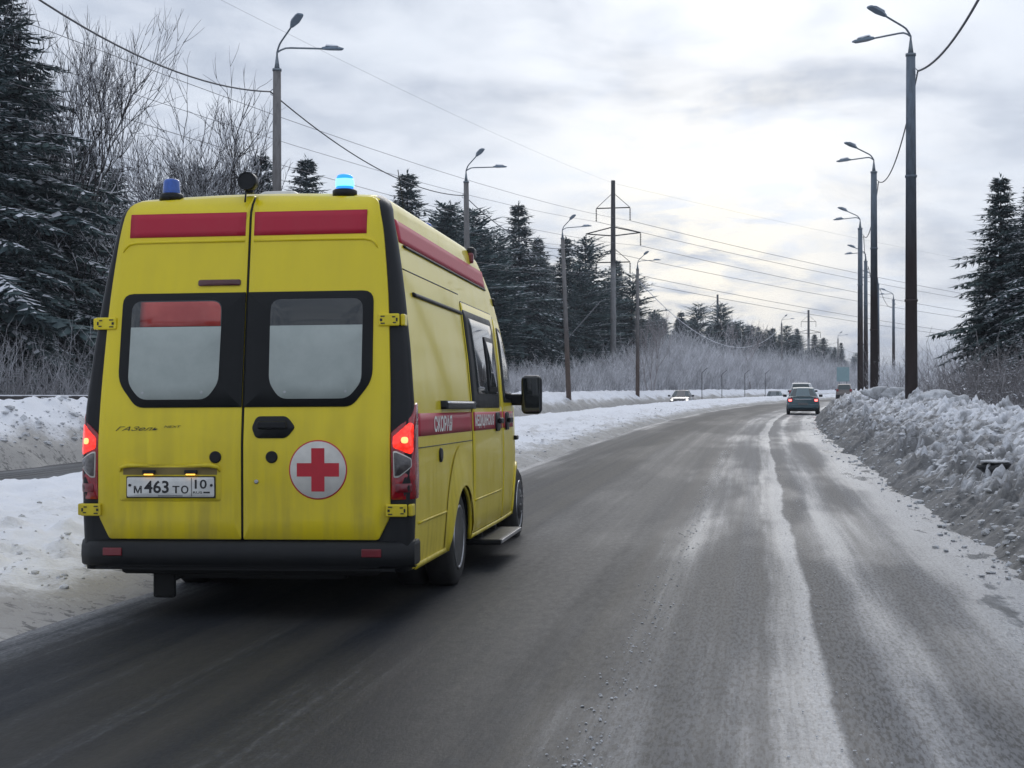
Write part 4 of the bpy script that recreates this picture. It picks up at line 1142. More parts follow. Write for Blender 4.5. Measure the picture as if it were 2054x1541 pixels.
def conifer(seed, H, R, nwh, kind='spruce', snow=0.35, first=0.06, droop=0.38, clump=1.0, gap=0.0):
    """whorled boughs, each a spray of needle-bearing twigs, with caps of snow lying along the top"""
    r = np.random.default_rng(seed)
    V, F, MI = [], [], []
    tb_ = MB(); n = 0
    bend = r.normal(0, .012, 2)
    tb_.tube([(bend[0] * z * 2, bend[1] * z * 2, z) for z in np.linspace(-.4, H * .97, 9)], np.linspace(H * .016 + .03, .02, 9), 7)
    def quad(p, d, side, ln, wd, up, mi, fold=0.0):
        nonlocal n
        a = p; b = p + d * ln * .45 + side * wd - up * fold; c = p + d * ln; e = p + d * ln * .45 - side * wd - up * fold
        V.extend((a, b, c, e)); F.append((n, n + 1, n + 2)); F.append((n, n + 2, n + 3)); MI.extend((mi, mi)); n += 4
    for w in range(nwh):
        q = (w + r.uniform(0, .7)) / nwh
        z = H * (first + (1 - first) * (q ** 0.92))
        if z > H * .985: continue
        if kind == 'spruce': rad = R * (1 - z / H) ** .80 * (1 if z > H * .12 else .85)
        else:
            t = (z / H - first) / (1 - first); rad = R * (min(1, .40 + 1.6 * t) * (1 - t) ** .55 + .05)
        nb = int(r.integers(5, 9)) if kind == 'spruce' else int(r.integers(4, 7))
        a0 = r.uniform(0, 6.28); wv = r.uniform(.72, 1.18); ph = r.uniform(0, 6.28)
        for b in range(nb):
            if r.random() < gap: continue
            az = a0 + 6.283 * b / nb + r.normal(0, .25)
            ln = rad * wv * r.uniform(.62, 1.18) * (1 + .16 * math.sin(az * 2 + ph)) + .12
            out = np.array([math.cos(az), math.sin(az), 0.0]); sd = np.array([-out[1], out[0], 0.0]); up = np.array([0, 0, 1.0])
            dr = droop * r.uniform(.6, 1.4) * (1.15 - z / H)
            rise = .30 * (z / H) + (.10 if kind == 'pine' else -.05)
            m = max(3, int(ln / (.26 * clump)))
            base = np.array([bend[0] * z * 2, bend[1] * z * 2, z])
            snowy = r.random() < snow * 1.25
            prev = None
            for j in range(m):
                s_ = (j + .7) / m
                x = ln * s_
                zz = rise * x - dr * x * s_ + .16 * dr * ln * s_ ** 3
                p = base + out * x + up * zz
                tl = (.30 + .30 * (1 - s_)) * (0.55 + .28 * ln) * clump ** .5
                tl = min(tl, .85 * clump); fat = r.uniform(.8, 1.3)
                for sg in (-1, 1):
                    d = out * r.uniform(.45, .9) + sd * sg * r.uniform(.55, 1.0) - up * r.uniform(.10, .55) * (1.2 if kind == 'spruce' else .1)
                    d /= np.linalg.norm(d)
                    c_ = np.cross(d, up); c_ /= np.linalg.norm(c_) + 1e-6
                    quad(p + r.normal(0, .03, 3), d, c_, tl * r.uniform(.75, 1.25), tl * .24 * fat, up, 0, tl * .10)
                    if kind == 'spruce': quad(p + r.normal(0, .03, 3), d * .55 - up * .8, sd * .5 + out * .5, tl * r.uniform(.4, .75), tl * .13, up, 0)
                    else: quad(p + r.normal(0, .05, 3), d * .6 + up * r.uniform(.1, .7), c_, tl * r.uniform(.5, .8), tl * .20, up, 0, 0)
                    if snowy and r.random() < .85:
                        quad(p + up * .035 + d * tl * r.uniform(.0, .3), d, c_, tl * r.uniform(.4, .95), tl * .16 * r.uniform(.6, 1.6), up, 1, tl * .05)
                d = out - up * (dr * s_ * 1.3 - rise); d /= np.linalg.norm(d)
                quad(p, d, sd, ln / m * 1.9, tl * .26, up, 0, tl * .10)
                if snowy and r.random() < .9: quad(p + up * .04, d, sd, ln / m * r.uniform(.7, 1.6), tl * .15 * r.uniform(.6, 1.6), up, 1, tl * .06)
            if ln > .9: tb_.tube([base, base + out * ln * .5 + up * (rise * ln * .5 - dr * ln * .25)], [.012 + .012 * ln, .008], 3)
    # leader
    for j in range(10):
        az = r.uniform(0, 6.28); d = np.array([math.cos(az) * .5, math.sin(az) * .5, .8]); zt = H * (.94 + .05 * j / 10)
        quad(np.array([bend[0] * zt * 2, bend[1] * zt * 2, zt]), d, np.array([-d[1], d[0], 0]), .32, .06, np.array([0, 0, 1.0]), 0)
    return np.array(V), np.array(F), MI, tb_
def conifer_tree(seed, H, R, nwh, mat, name, **k):
    V, F, MI, tb_ = conifer(seed, H, R, nwh, **k)
    o = empty(name)
    tb_.build('trunk', M_TRUNK, o, True)
    sel = np.array(MI)
    cr = mk('crown', V, F[sel == 0], mat, o)
    cr.data.validate()
    used = np.unique(F[sel == 1])
    if len(used):
        remap = np.zeros(len(V), int); remap[used] = np.arange(len(used))
        sn = mk('snow', V[used], remap[F[sel == 1]], M_SNOWT, o); sn['kind'] = 'stuff'
    cr['kind'] = 'stuff'
    return o
protoH = 12.0
S1 = conifer_tree(11, 12, 2.6, 54, M_SPRUCE, 'spruce_tree', snow=.42, clump=1.15)
S2 = conifer_tree(12, 12, 3.0, 54, M_SPRUCE, 'spruce_tree', snow=.38, droop=.42, clump=1.15)
S3 = conifer_tree(13, 12, 2.3, 48, M_SPRUCE, 'spruce_tree', snow=.22, clump=1.2)
N1 = conifer_tree(14, 12, 3.0, 40, M_PINE, 'pine_tree', kind='pine', snow=.50, first=.16, droop=.20, clump=1.25, gap=.15)
N2 = conifer_tree(15, 12, 2.6, 38, M_PINE, 'pine_tree', kind='pine', snow=.44, first=.22, droop=.14, clump=1.3, gap=.22)
B1 = conifer_tree(16, 12, 4.0, 46, M_SPRUCE, 'spruce_tree', snow=.62, droop=.50, clump=.95)     # big snow-laden foreground tree
B2 = conifer_tree(17, 12, 3.6, 44, M_SPRUCE, 'spruce_tree', snow=.62, droop=.55, clump=.95)
protos = dict(S1=S1, S2=S2, S3=S3, N1=N1, N2=N2, B1=B1, B2=B2)
used_p = set()
def dmin(px, u0):
    d = 20.0
    while d < 600 and float(uof(np.array([at(px, d)]), np.array([d]))[0]) > u0: d += 1.0
    return d
def plant(kind, px, top, d, label, group=None, wide=1.0, cat='tree'):
    if group in ('conifers beyond the oncoming road', 'conifers inside the dark wood') and px > 640: d = max(d, dmin(px, -25.5 if 'inside' not in group else -29) + (d % 7))
    if group in ('far conifers along the horizon', 'conifers of the far tree line'): d = max(d, dmin(px, -30 if 'line' not in group else -33) + (d % 9))
    p = protos[kind]
    o = p if kind not in used_p else copy_tree(p)
    used_p.add(kind)
    x = at(px, d); zb = gh(x, d)
    h = max(2.0, CAMZ + (HZ - top) * d / FPX - zb)
    s = h / protoH
    o.location = (x, d, zb - .05); o.scale = (s * wide, s * wide, s); o.rotation_euler = (0, 0, random.uniform(0, 6.28))
    if not o.get('label') or kind in used_p: pass
    for q in ('label', 'category', 'group'):
        if q in o: del o[q]
    tag(o, label, cat, group)
    return o
G_L, G_M, G_F, G_R = 'snow-laden spruces at the left edge', 'conifers beyond the oncoming road', 'far conifers along the horizon', 'conifers behind the right-hand bank'
big = [('B1', 8, -60, 47, 'big snow-laden spruce filling the top left corner'), ('B2', -70, -40, 44, 'snow-laden spruce cut off by the left edge of the frame'),
       ('B2', 95, 150, 55, 'dark spruce behind the bare branches left of the ambulance'), ('B1', 180, 285, 53, 'shorter snowy spruce beside the upper left corner of the ambulance'),
       ('B2', 50, 420, 44, 'low snow-tipped spruce against the left edge above the snowbank'), ('B1', 135, 395, 47, 'low snow-tipped spruce just left of the ambulance pillar'),
       ('B1', 235, 330, 62, 'snowy spruce showing over the left end of the ambulance roof'), ('S2', 290, 395, 70, 'small spruce behind the unlit blue beacon')]
for k_, px, tp, d, lb in big: plant(k_, px, tp, d, lb, G_L, 1.15 if k_ in ('B1', 'B2') else 1)
mid = [('S1', 328, 352, 76, 'spruce top showing just left of the unlit beacon'), ('S3', 394, 316, 84, 'pointed spruce top just right of the unlit beacon'), ('S1', 445, 333, 92, 'thin spruce top between the beacon and the roof work lamp'),
       ('S3', 470, 350, 96, 'small spruce top touching the roof work lamp'), ('S2', 531, 301, 82, 'blue-green spruce top left of the lamp post behind the roof'), ('S2', 602, 307, 80, 'broad spruce top just right of the lamp post behind the roof'),
       ('S2', 824, 336, 80, 'dark pointed spruce over the right rear corner of the roof'), ('S3', 868, 400, 92, 'narrow tree top beside the dark pointed spruce'), ('N1', 912, 402, 88, 'pine left of the brown lamp post at the roof slope'),
       ('N2', 965, 416, 92, 'snow-dusted pine right of the brown lamp post at the roof slope'), ('N1', 1000, 455, 86, 'snow-dusted pine with white boughs above the ambulance windscreen'), ('S2', 1046, 402, 96, 'tallest broad spruce right of the ambulance'),
       ('S1', 1078, 470, 100, 'dark tree on the right flank of the tallest broad spruce'), ('S3', 1114, 474, 108, 'thin spruce left of the leaning lamp post'), ('N1', 1176, 473, 108, 'snowy pine between the leaning lamp post and the pylon'),
       ('N2', 1150, 525, 100, 'short snowy pine behind the leaning lamp post'), ('S1', 1244, 515, 118, 'spruce top just right of the pylon shaft'), ('N1', 1262, 545, 112, 'snowy pine between the pylon and the reddish lamp post'), ('N2', 1210, 560, 104, 'snowy pine just left of the pylon shaft')]
for k_, px, tp, d, lb in mid: plant(k_, px, tp, d, lb, G_M, 1.15 if k_[0] == 'N' else 1.1)
rf = random.Random(4)
for i in range(52):            # trees filling the wood behind the front row
    px = rf.uniform(280, 1290); d = rf.uniform(94, 135)
    tops = np.interp(px, [280, 500, 640, 800, 900, 1040, 1130, 1290], [420, 400, 440, 440, 440, 455, 515, 575])
    plant(rf.choice(['S1', 'S2', 'S3', 'N1', 'N2']), px, tops + rf.uniform(0, 60), d, 'dark conifer among those packed together inside the wood', 'conifers inside the dark wood', 1.15)
far = [('S3', 1335, 640, 165, 'small far conifer right of the reddish lamp post'), ('N2', 1310, 625, 150, 'snowy far pine against the sky right of the reddish lamp post'), ('N1', 1395, 606, 168, 'far pine with a rounded top left of the half-hidden pylon'), ('S2', 1368, 622, 172, 'far conifer in the gap left of the rounded pine'),
       ('N1', 1449, 607, 170, 'bushy far pine standing in front of the half-hidden pylon'), ('S1', 1428, 650, 178, 'far conifer between the two bushy pines'), ('S1', 1482, 645, 180, 'far conifer right of the half-hidden pylon'), ('S3', 1520, 665, 200, 'small far conifer beside the pale birch'),
       ('S2', 1548, 655, 214, 'far conifer left of the thin far lamp post'), ('N2', 1580, 652, 216, 'far pine right of the thin far lamp post'), ('S3', 1604, 656, 222, 'far pointed spruce left of the distant pylon'), ('S1', 1632, 668, 236, 'far spruce right of the distant pylon'),
       ('S3', 1652, 676, 244, 'pointed far spruce left of the far lamp post by the road sign'), ('S1', 1672, 694, 255, 'small far spruce behind the road sign'), ('S3', 1688, 686, 262, 'pointed far spruce above the road sign'), ('N2', 1716, 707, 285, 'last small pine left of the big dark poles'), ('S1', 1730, 722, 300, 'tiny far spruce touching the big dark pole')]
for k_, px, tp, d, lb in far: plant(k_, px, tp, d, lb, G_F, 1.15)
for i in range(62):
    px = rf.uniform(1280, 1745); d = np.interp(px, [1290, 1450, 1600, 1745], [150, 185, 235, 310]) + rf.uniform(0, 25)
    tops = np.interp(px, [1290, 1350, 1450, 1530, 1640, 1745], [612, 632, 634, 652, 674, 714])
    plant(rf.choice(['S1', 'S2', 'S3', 'N1', 'N2']), px, tops + rf.uniform(0, 34), d, 'far dark conifer packed into the low tree line on the horizon', 'conifers of the far tree line', 1.2)
right = [('S2', 2003, 345, 60, 'tall dark spruce at the right edge, its whole outline showing'), ('B2', 2062, 348, 58, 'dark spruce cut off by the right edge of the frame'), ('S1', 2030, 440, 66, 'spruce between the two tall ones at the right edge'),
         ('B1', 2150, 300, 55, 'spruce standing beyond the right edge of the frame'), ('S2', 1972, 560, 66, 'smaller spruce at the foot of the tall right-hand one')]
for k_, px, tp, d, lb in right: plant(k_, px, tp, d, lb, G_R, 1.0)
for i in range(26):            # the wood goes on beside the road out of view: the van's flank mirrors it
    d = rf.uniform(26, 62); x = at(2170 + 2400 * rf.random() ** 1.2, d); y = d
    x = max(x, float(on_road(d, 9.5)[0]) + 2)
    o = copy_tree(protos[rf.choice(['S1', 'S2', 'S3', 'B1'])])
    for q in ('label', 'category', 'group'):
        if q in o: del o[q]
    s = rf.uniform(.80, 1.15); o.location = (x, y, gh(x, y)); o.scale = (s, s, s); o.rotation_euler = (0, 0, rf.uniform(0, 6))
    tag(o, 'spruce of the wood beside the road, outside the right edge of the frame', 'tree', 'spruces beside the road out of view')

# bare trees: forking limbs down to fine twigs
def bare_tree(seed, H, label, mat=M_BARK, stems=3, spread=.5, depth=6, base_r=.125, group='bare trees left of the ambulance', upright=.25, name='bare_tree', wid=1.0):
    r = random.Random(seed)
    limb, twig = MB(), MB()
    cnt = [0]
    def grow(p, d, ln, rad, lev):
        if cnt[0] > 9000: return
        cnt[0] += 1
        n = 4 if lev < 3 else 3
        P = [p]; q = p.copy(); dd = d.copy()
        for i in range(n):
            dd = (dd + Vector((r.gauss(0, .20), r.gauss(0, .20), r.gauss(.06, .12)))).normalized()
            q = q + dd * ln / n; P.append(q.copy())
        rr = np.linspace(rad, rad * .66, n + 1)
        (limb if lev < 2 else twig).tube([tuple(a) for a in P], rr, 5 if lev < 2 else 3)
        if lev >= depth: return
        kids = 3 if lev < 2 else 2
        for k in range(kids + (1 if lev >= 2 else 0)):
            at_ = P[-1] if k < 2 else P[r.randint(1, n - 1)]
            ax = Vector((r.gauss(0, 1), r.gauss(0, 1), r.gauss(0, 1))).normalized()
            nd = (dd + ax * r.uniform(.35, .85) * (1 if lev else spread * 1.4) + Vector((0, 0, upright))).normalized()
            grow(at_.copy(), nd, ln * r.uniform(.62, .86), max(.009, rad * r.uniform(.54, .72)), lev + 1)
    for s in range(stems):
        a = 6.283 * s / stems + r.uniform(-.4, .4)
        d = Vector((math.cos(a) * spread, math.sin(a) * spread, 1)).normalized()
        grow(Vector((0, 0, -.2)), d, H * .26, base_r * r.uniform(.8, 1.2), 0)
    o = empty(name)
    limb_o = limb.build('limbs', mat, o, True)
    t_ = twig.build('twigs', mat, o, True); t_['kind'] = 'stuff'
    co = np.array([v.co[:] for v in t_.data.vertices]); s = H / co[:, 2].max(); mid_ = np.median(co[:, :2], axis=0)
    for me_ in (limb_o.data, t_.data):
        for v in me_.vertices: k_ = min(1, max(0, v.co.z) / (H * .4)); v.co.x -= mid_[0] * k_; v.co.y -= mid_[1] * k_
    tag(o, label, 'tree', group)
    o.scale = (s * wid, s * wid, s)
    return o
def place(o, px, d, dz=0, rot=0):
    x = at(px, d); o.location = (x, d, gh(x, d) + dz); o.rotation_euler = (0, 0, rot); return o
place(bare_tree(3, 14.5, 'tall bare tree with many upright branches right of the corner spruce', stems=4, spread=.26, upright=.28, wid=.72, base_r=.11), 82, 50)
place(bare_tree(8, 14.0, 'spreading bare tree rising behind the unlit blue beacon', stems=5, spread=.50, upright=.15, base_r=.17, wid=.80), 372, 57)
place(bare_tree(21, 8.0, 'low bare tree with snowy crooked twigs above the left end of the ambulance roof', stems=4, spread=.75, upright=.08, depth=5), 225, 49, 0, 2)
place(bare_tree(33, 10.5, 'pale frosted birch standing above the far tree line', mat=M_BIRCH, stems=1, spread=.1, depth=5, upright=.35, base_r=.09, group=None, name='birch_tree'), 1503, 195)
place(bare_tree(35, 11.0, 'thin grey bare tree right of the dark pointed spruce', stems=2, spread=.2, depth=5, upright=.4, group=None), 872, 95)
place(bare_tree(36, 9.0, 'frosted bare tree rising right of the reddish lamp post', mat=M_BIRCH, stems=3, spread=.3, depth=5, upright=.35, group=None, wid=.55, base_r=.06), 1306, 134)

# rime-covered scrub
def mat_frost(name, a, b):
    m = NM(name)
    nz = m.noise(.7, 5, .7); n2_ = m.noise(5.0, 3, .6)
    f = m.math('ADD', m.rng(nz, .3, .7, 0, .75), m.math('MULTIPLY', n2_, .4), clamp=True)
    m.set(col=m.mix(f, a, b), rough=.9, spec=.1)
    return m.m
M_FROST = mat_frost('frosted_twigs', (.12, .115, .122), (.90, .90, .93))
M_SCRUB = mat_frost('brown_snowy_twigs', (.085, .074, .070), (.40, .385, .39))
def scrub_arrays(r, pts, hts, per, seg=3, lean_=.25, w=.018):
    """each stem a thin bent blade with alternating side twigs"""
    V, F = [], []; n = 0
    for (x, y, z), h in zip(pts, hts):
        for s in range(per):
            az = r.uniform(0, 6.28); ln = h * r.uniform(.55, 1.05); k = r.uniform(.05, lean_ * 2)
            d = np.array([math.cos(az) * k, math.sin(az) * k, 1.0]); d /= np.linalg.norm(d)
            b = np.array([x + r.normal(0, .18 * h ** .5), y + r.normal(0, .18 * h ** .5), z - .1])
            cur = np.array([math.cos(az), math.sin(az), -.3]) * ln * r.uniform(0, .25)
            sd = np.array([-math.sin(az), math.cos(az), 0]) if r.random() < .5 else np.array([1.0, 0, 0])
            for j in range(seg):
                p0 = b + d * ln * j / seg + cur * (j / seg) ** 2; p1 = b + d * ln * (j + 1) / seg + cur * ((j + 1) / seg) ** 2
                w0_ = w * (1 - .75 * j / seg); w1_ = w * (1 - .75 * (j + 1) / seg)
                V += [p0 - sd * w0_, p0 + sd * w0_, p1 + sd * w1_, p1 - sd * w1_]; F.append((n, n + 1, n + 2, n + 3)); n += 4
                for q in range(2):
                    t = r.uniform(.1, 1); p = p0 + (p1 - p0) * t; a2 = r.uniform(0, 6.28)
                    e = p + np.array([math.cos(a2) * .6, math.sin(a2) * .6, r.uniform(.3, 1.0)]) * ln * r.uniform(.10, .24)
                    V += [p - sd * w * .5, p + sd * w * .5, e + sd * w * .25, e - sd * w * .25]; F.append((n, n + 1, n + 2, n + 3)); n += 4
    return np.array(V), np.array(F)
r_ = np.random.default_rng(5)
def thicket(name, count, gen, per, mat, w, lab, lean_=.25):
    pts, hts = [], []
    while len(pts) < count:
        px, d, h = gen()
        x = at(px, d)
        if uof(np.array([x]), np.array([d]))[0] > -18.8 and px < 1760: continue
        pts.append((x, d, gh(x, d))); hts.append(h)
    V, F = scrub_arrays(r_, pts, hts, per, lean_=lean_, w=w)
    o = mk(name, V, F, mat); tag(o, lab, 'scrub', None, 'stuff'); return o
FDX = np.linspace(1000, 1760, 39); FDD = np.array([dmin(q, -19.6) for q in FDX])
def g_frost():
    px = r_.uniform(1000, 1760)
    d = float(np.interp(px, FDX, FDD)) + 26 * r_.random() ** 1.3
    toppx = np.interp(px, [1000, 1100, 1200, 1290, 1340, 1450, 1560, 1640, 1700, 1760], [745, 738, 726, 692, 668, 704, 712, 722, 738, 746]) + r_.normal(8, 20)
    h = max(.8, CAMZ + (HZ - toppx) * d / FPX - 1.15 - .4)
    return px, d, h
thicket('frosted_scrub', 3600, g_frost, 7, M_FROST, .026, 'belt of grey-white frosted scrub along the far side of the oncoming road')
def g_left():
    px = r_.uniform(-160, 560); d = r_.uniform(38, 52); return px, d, r_.uniform(.9, 2.9)
thicket('snowy_brush', 420, g_left, 5, mat_frost('dark_snowy_twigs', (.05, .042, .04), (.42, .42, .44)), .012, 'tangle of snowy brush under the spruces at the left edge', .5)
def g_mid():
    px = r_.uniform(560, 1100); d = dmin(px, -20.5) + r_.uniform(0, 14); return px, d, r_.uniform(1.2, 2.8)
thicket('frosted_scrub', 520, g_mid, 6, M_FROST, .018, 'frosted scrub under the trees beside the ambulance mirror')

# shrubs on the right-hand side, each one a thing
def shrub(seed, h, mat, label, wdt=.016, n=70, snowy=True):
    r = np.random.default_rng(seed)
    V, F = scrub_arrays(r, [(r.normal(0, .35 * h), r.normal(0, .35 * h), 0) for _ in range(n // 5)], [h * q for q in r.uniform(.6, 1.0, n // 5)], 5, lean_=.45, w=wdt)
    o = empty('shrub'); tw = mk('twigs', V, F, mat, o); tw['kind'] = 'stuff'
    if snowy:
        S, G = [], []; m = 0
        for q in range(n * 5):
            i = r.integers(0, len(V)); p = V[i]
            if p[2] < .25 * h: continue
            az = r.uniform(0, 6.28); d = np.array([math.cos(az), math.sin(az), r.uniform(-.3, .3)]); sd = np.array([-d[1], d[0], 0])
            ln = r.uniform(.10, .32); w_ = r.uniform(.010, .028)
            S += [p, p + d * ln * .5 + sd * w_, p + d * ln, p + d * ln * .5 - sd * w_]; S[-3][2] -= 0
            G.append((m, m + 1, m + 2, m + 3)); m += 4
        if S: s_ = mk('snow', np.array(S), np.array(G), M_SNOWT, o); s_['kind'] = 'stuff'
    tag(o, label, 'shrub', 'shrubs behind the right-hand bank')
    return o
sh = [(1858, 745, 52, 'low brown shrub just right of the nearest lamp post'), (1885, 720, 56, 'brown snow-tipped shrub second from the nearest lamp post'), (1915, 690, 57, 'taller brown shrub half way to the right edge'), (1942, 665, 55, 'snow-flecked shrub under the tip of the tall spruce\'s lowest bough'),
      (1968, 660, 52, 'dense snow-flecked shrub below the tall spruce'), (1995, 668, 48, 'dense dark shrub on top of the bank below the tall spruce trunk'), (2022, 660, 47, 'snow-flecked shrub near the right edge'), (2050, 650, 46, 'shrub cut off by the right edge of the frame'),
      (2085, 640, 46, 'shrub outside the right edge of the frame'), (1935, 730, 47, 'low snow-flecked shrub on the crest of the bank'), (1978, 735, 44, 'low dark shrub at the crest right of the clods'), (2030, 735, 42, 'low dark shrub at the crest by the right edge')]
for i, (px, tp, d, lb) in enumerate(sh):
    x = at(px, d); zb = gh(x, d); h = CAMZ + (HZ - tp) * d / FPX - zb
    o = shrub(100 + i, max(1.0, h), M_SCRUB, lb, .014, 150); o.location = (x, d, zb)
    if 'snow' in [c.name.split('.')[0] for c in o.children]: pass
def g_rfar():
    px = r_.uniform(1765, 1990); d = r_.uniform(78, 150); return px, d, r_.uniform(2.0, 4.4)
thicket('frosted_scrub', 380, g_rfar, 6, M_FROST, .016, 'hazy grey frosted scrub between the nearest right lamp post and the tall spruce')

# pipe rail along the back of the far bank
px_ = [(-260, 33), (-20, 35.5), (180, 37.5), (420, 41)]
P = [(at(a, d), d, CAMZ + (HZ - 797) * d / FPX) for a, d in px_]
pr = empty('pipe_rail', P[0]); tag(pr, 'dark pipe rail with snow on it behind the left snowbank', 'rail')
O0 = Vector(P[0])
tube('rail', [Vector(p) - O0 for p in P], .055, mat_bark('rail_paint', (.05, .045, .045), .9, .55), pr, 8)
for q in (0, .33, .66, 1):
    a = Vector(P[0]).lerp(Vector(P[-1]), q)
    i = min(2, int(q * 3)); b = Vector(P[i]).lerp(Vector(P[i + 1]), q * 3 - i) - O0
    tube('post', [(b.x, b.y, b.z), (b.x, b.y, b.z - 1.2)], .05, M_DARK, pr, 6)

# fence posts with angled tops along the far scrub
for i, (px, tp, d) in enumerate([(1408, 738, 148), (1448, 742, 158), (1494, 742, 170), (1535, 742, 182)]):
    x = at(px, d); zb = gh(x, d); zt = CAMZ + (HZ - tp) * d / FPX
    o = empty('fence_post', (x, d, zb)); tag(o, ['first angled fence post, right of the oncoming car with headlamps', 'second angled fence post from the oncoming car with headlamps', 'third angled fence post from the oncoming car with headlamps', 'fourth angled fence post, left of the thin far lamp post'][i], 'fence post', 'angled fence posts along the scrub')
    tube('post', [(0, 0, -.3), (0, 0, zt - zb - .45)], .035, M_DARK, o, 6); tube('angled_top', [(0, 0, zt - zb - .5), (.55, 0, zt - zb)], .03, M_DARK, o, 6)
# road sign
d = 205; x = at(1691, d); zb = gh(x, d)
o = empty('road_sign', (x, d, zb)); tag(o, 'pale blue-green road sign seen from behind at the far bend', 'sign')
rbox('panel', (0, 0, CAMZ + (HZ - 751) * d / FPX - zb), (1.75, .06, 2.0), simple('sign_back', (.22, .33, .35), .5), o, .02)
for s in (-.5, .5): tube('post', [(s, .08, -.3), (s, .08, CAMZ + (HZ - 740) * d / FPX - zb)], .06, M_GALV, o, 6)

# ------------------------------------------------------------------ other vehicles
def paint(name, col): return simple(name, col, .35, coat=.5, var=.1, scale=2)
def make_car(label, paintm, kind, front=False, brake=False, lights=False):
    """y forward; lower body lofted from rounded sections, cabin with separate panes"""
    o = empty('car'); tag(o, label, 'car')
    Lc, Wc, Hc, hb = dict(sedan=(4.4, 1.74, 1.43, .93), hatch=(4.2, 1.76, 1.62, 1.0), suv=(4.3, 1.80, 1.70, 1.05))[kind]
    st = dict(sedan=[(0, .78, .42, .80), (.05, .88, .30, .90), (.35, .97, .24, hb + .03), (1.0, 1.0, .22, hb + .02), (2.2, 1.0, .20, hb), (3.0, 1.0, .22, hb - .02), (3.7, .97, .24, .86), (4.2, .90, .28, .74), (4.4, .78, .36, .60)],
              hatch=[(0, .82, .42, .92), (.05, .92, .30, .98), (.3, .98, .24, hb), (2.2, 1.0, .22, hb), (3.0, 1.0, .22, hb), (3.6, .97, .24, .92), (4.05, .90, .28, .80), (4.2, .78, .36, .66)],
              suv=[(0, .84, .48, .98), (.05, .93, .36, 1.04), (.3, .98, .30, hb), (2.2, 1.0, .28, hb), (3.1, 1.0, .28, hb), (3.7, .97, .30, 1.0), (4.15, .92, .34, .90), (4.3, .80, .42, .72)])[kind]
    V, F = [], []; k = 14
    for y, w, z0, z1 in st:
        hw = Wc / 2 * w
        pts = [(hw * .80, z0), (hw * .96, z0 + .06), (hw, z0 + (z1 - z0) * .4), (hw * .985, z0 + (z1 - z0) * .72), (hw * .93, z1 - .05), (hw * .80, z1), (hw * .40, z1 + .015)]
        V += [(a, y, b) for a, b in pts] + [(-a, y, b) for a, b in pts[::-1]]
    for j in range(len(st) - 1):
        for i in range(k): F.append((j * k + i, j * k + (i + 1) % k, (j + 1) * k + (i + 1) % k, (j + 1) * k + i))
    F += [tuple(range(k)), tuple(range((len(st) - 1) * k, len(st) * k))]
    bm = bmesh.new(); bv = [bm.verts.new(v) for v in V]
    for f in F: bm.faces.new([bv[i] for i in f])
    from_bm('body', bm, paintm, o, True)
    y0, y1, y2, y3 = dict(sedan=(.55, 1.25, 2.35, 3.2), hatch=(.12, .45, 2.3, 3.15), suv=(.10, .38, 2.4, 3.2))[kind]
    hw0, hw1 = Wc / 2 * .88, Wc / 2 * (.62 if kind == 'sedan' else .70)
    zb_, zt_ = hb - .01, Hc
    def sec(y, hw, z): return [(-hw, y, z), (-hw * .4, y, z + .02), (hw * .4, y, z + .02), (hw, y, z)]
    V = sec(y0, hw0, zb_) + sec(y1, hw1, zt_ - .05) + sec((y1 + y2) / 2, hw1 * 1.03, zt_) + sec(y2, hw1, zt_ - .04) + sec(y3, hw0, zb_)
    F = []
    for j in range(4):
        for i in range(3): F.append((j * 4 + i, j * 4 + i + 1, j * 4 + 5 + i, j * 4 + 4 + i))
    F += [(0, 4, 8, 12, 16), (3, 19, 15, 11, 7)]
    bm = bmesh.new(); bv = [bm.verts.new(v) for v in V]
    for f in F: bm.faces.new([bv[i] for i in f])
    cab = from_bm('cabin', bm, paintm, o)
    def pane(name, P, off):
        P = [Vector(p) + Vector(off) for p in P]; Q = [p - Vector(off) * 1.5 for p in P]; n = len(P)
        mk(name, P + Q, [tuple(range(n))] + [(i, (i + 1) % n, n + (i + 1) % n, n + i) for i in range(n)], M_GLASSC, cab)
    def lerp3(a, b, t): return tuple(a[i] + (b[i] - a[i]) * t for i in range(3))
    a, b, c, d_ = (-hw0, y0, zb_), (hw0, y0, zb_), (hw1, y1, zt_ - .05), (-hw1, y1, zt_ - .05)
    def inset(q, t=.10):
        cc = tuple(sum(p[i] for p in q) / len(q) for i in range(3)); return [lerp3(p, cc, t) for p in q]
    pane('rear_window', inset([a, b, c, d_], .12), (0, -.012, .008))
    a2, b2, c2, d2 = (-hw0, y3, zb_), (hw0, y3, zb_), (hw1, y2, zt_ - .04), (-hw1, y2, zt_ - .04)
    pane('windscreen', inset([a2, b2, c2, d2], .08), (0, .012, .010))
    for s in (-1, 1): pane('side_window', inset([(s * hw0, y0 + .1, zb_), (s * hw0, y3 - .1, zb_), (s * hw1, y2, zt_ - .06), (s * hw1, y1, zt_ - .06)], .10), (s * .014, 0, 0))
    R_ = .31 if kind == 'sedan' else .34
    for s in (-1, 1):
        for yy in (.78, Lc - .85):
            w = empty('wheel', (s * (Wc / 2 - .10), yy, R_)); w.parent = o
            lathe('tyre', [(R_ * .65, -.10), (R_, -.08), (R_, .08), (R_ * .65, .10)], M_RUB, w, 'X', n=18)
            lathe('rim', [(R_ * .64, s * .10), (R_ * .3, s * .07), (.03, s * .09)], M_STEEL, w, 'X', n=18)
        rbox('door_mirror', (s * (Wc / 2 + .09), y3 - .35, hb + .06), (.20, .10, .14), M_BLK if kind != 'hatch' else paintm, o, .03)
        zt2 = hb - .12 if kind == 'sedan' else hb + .02
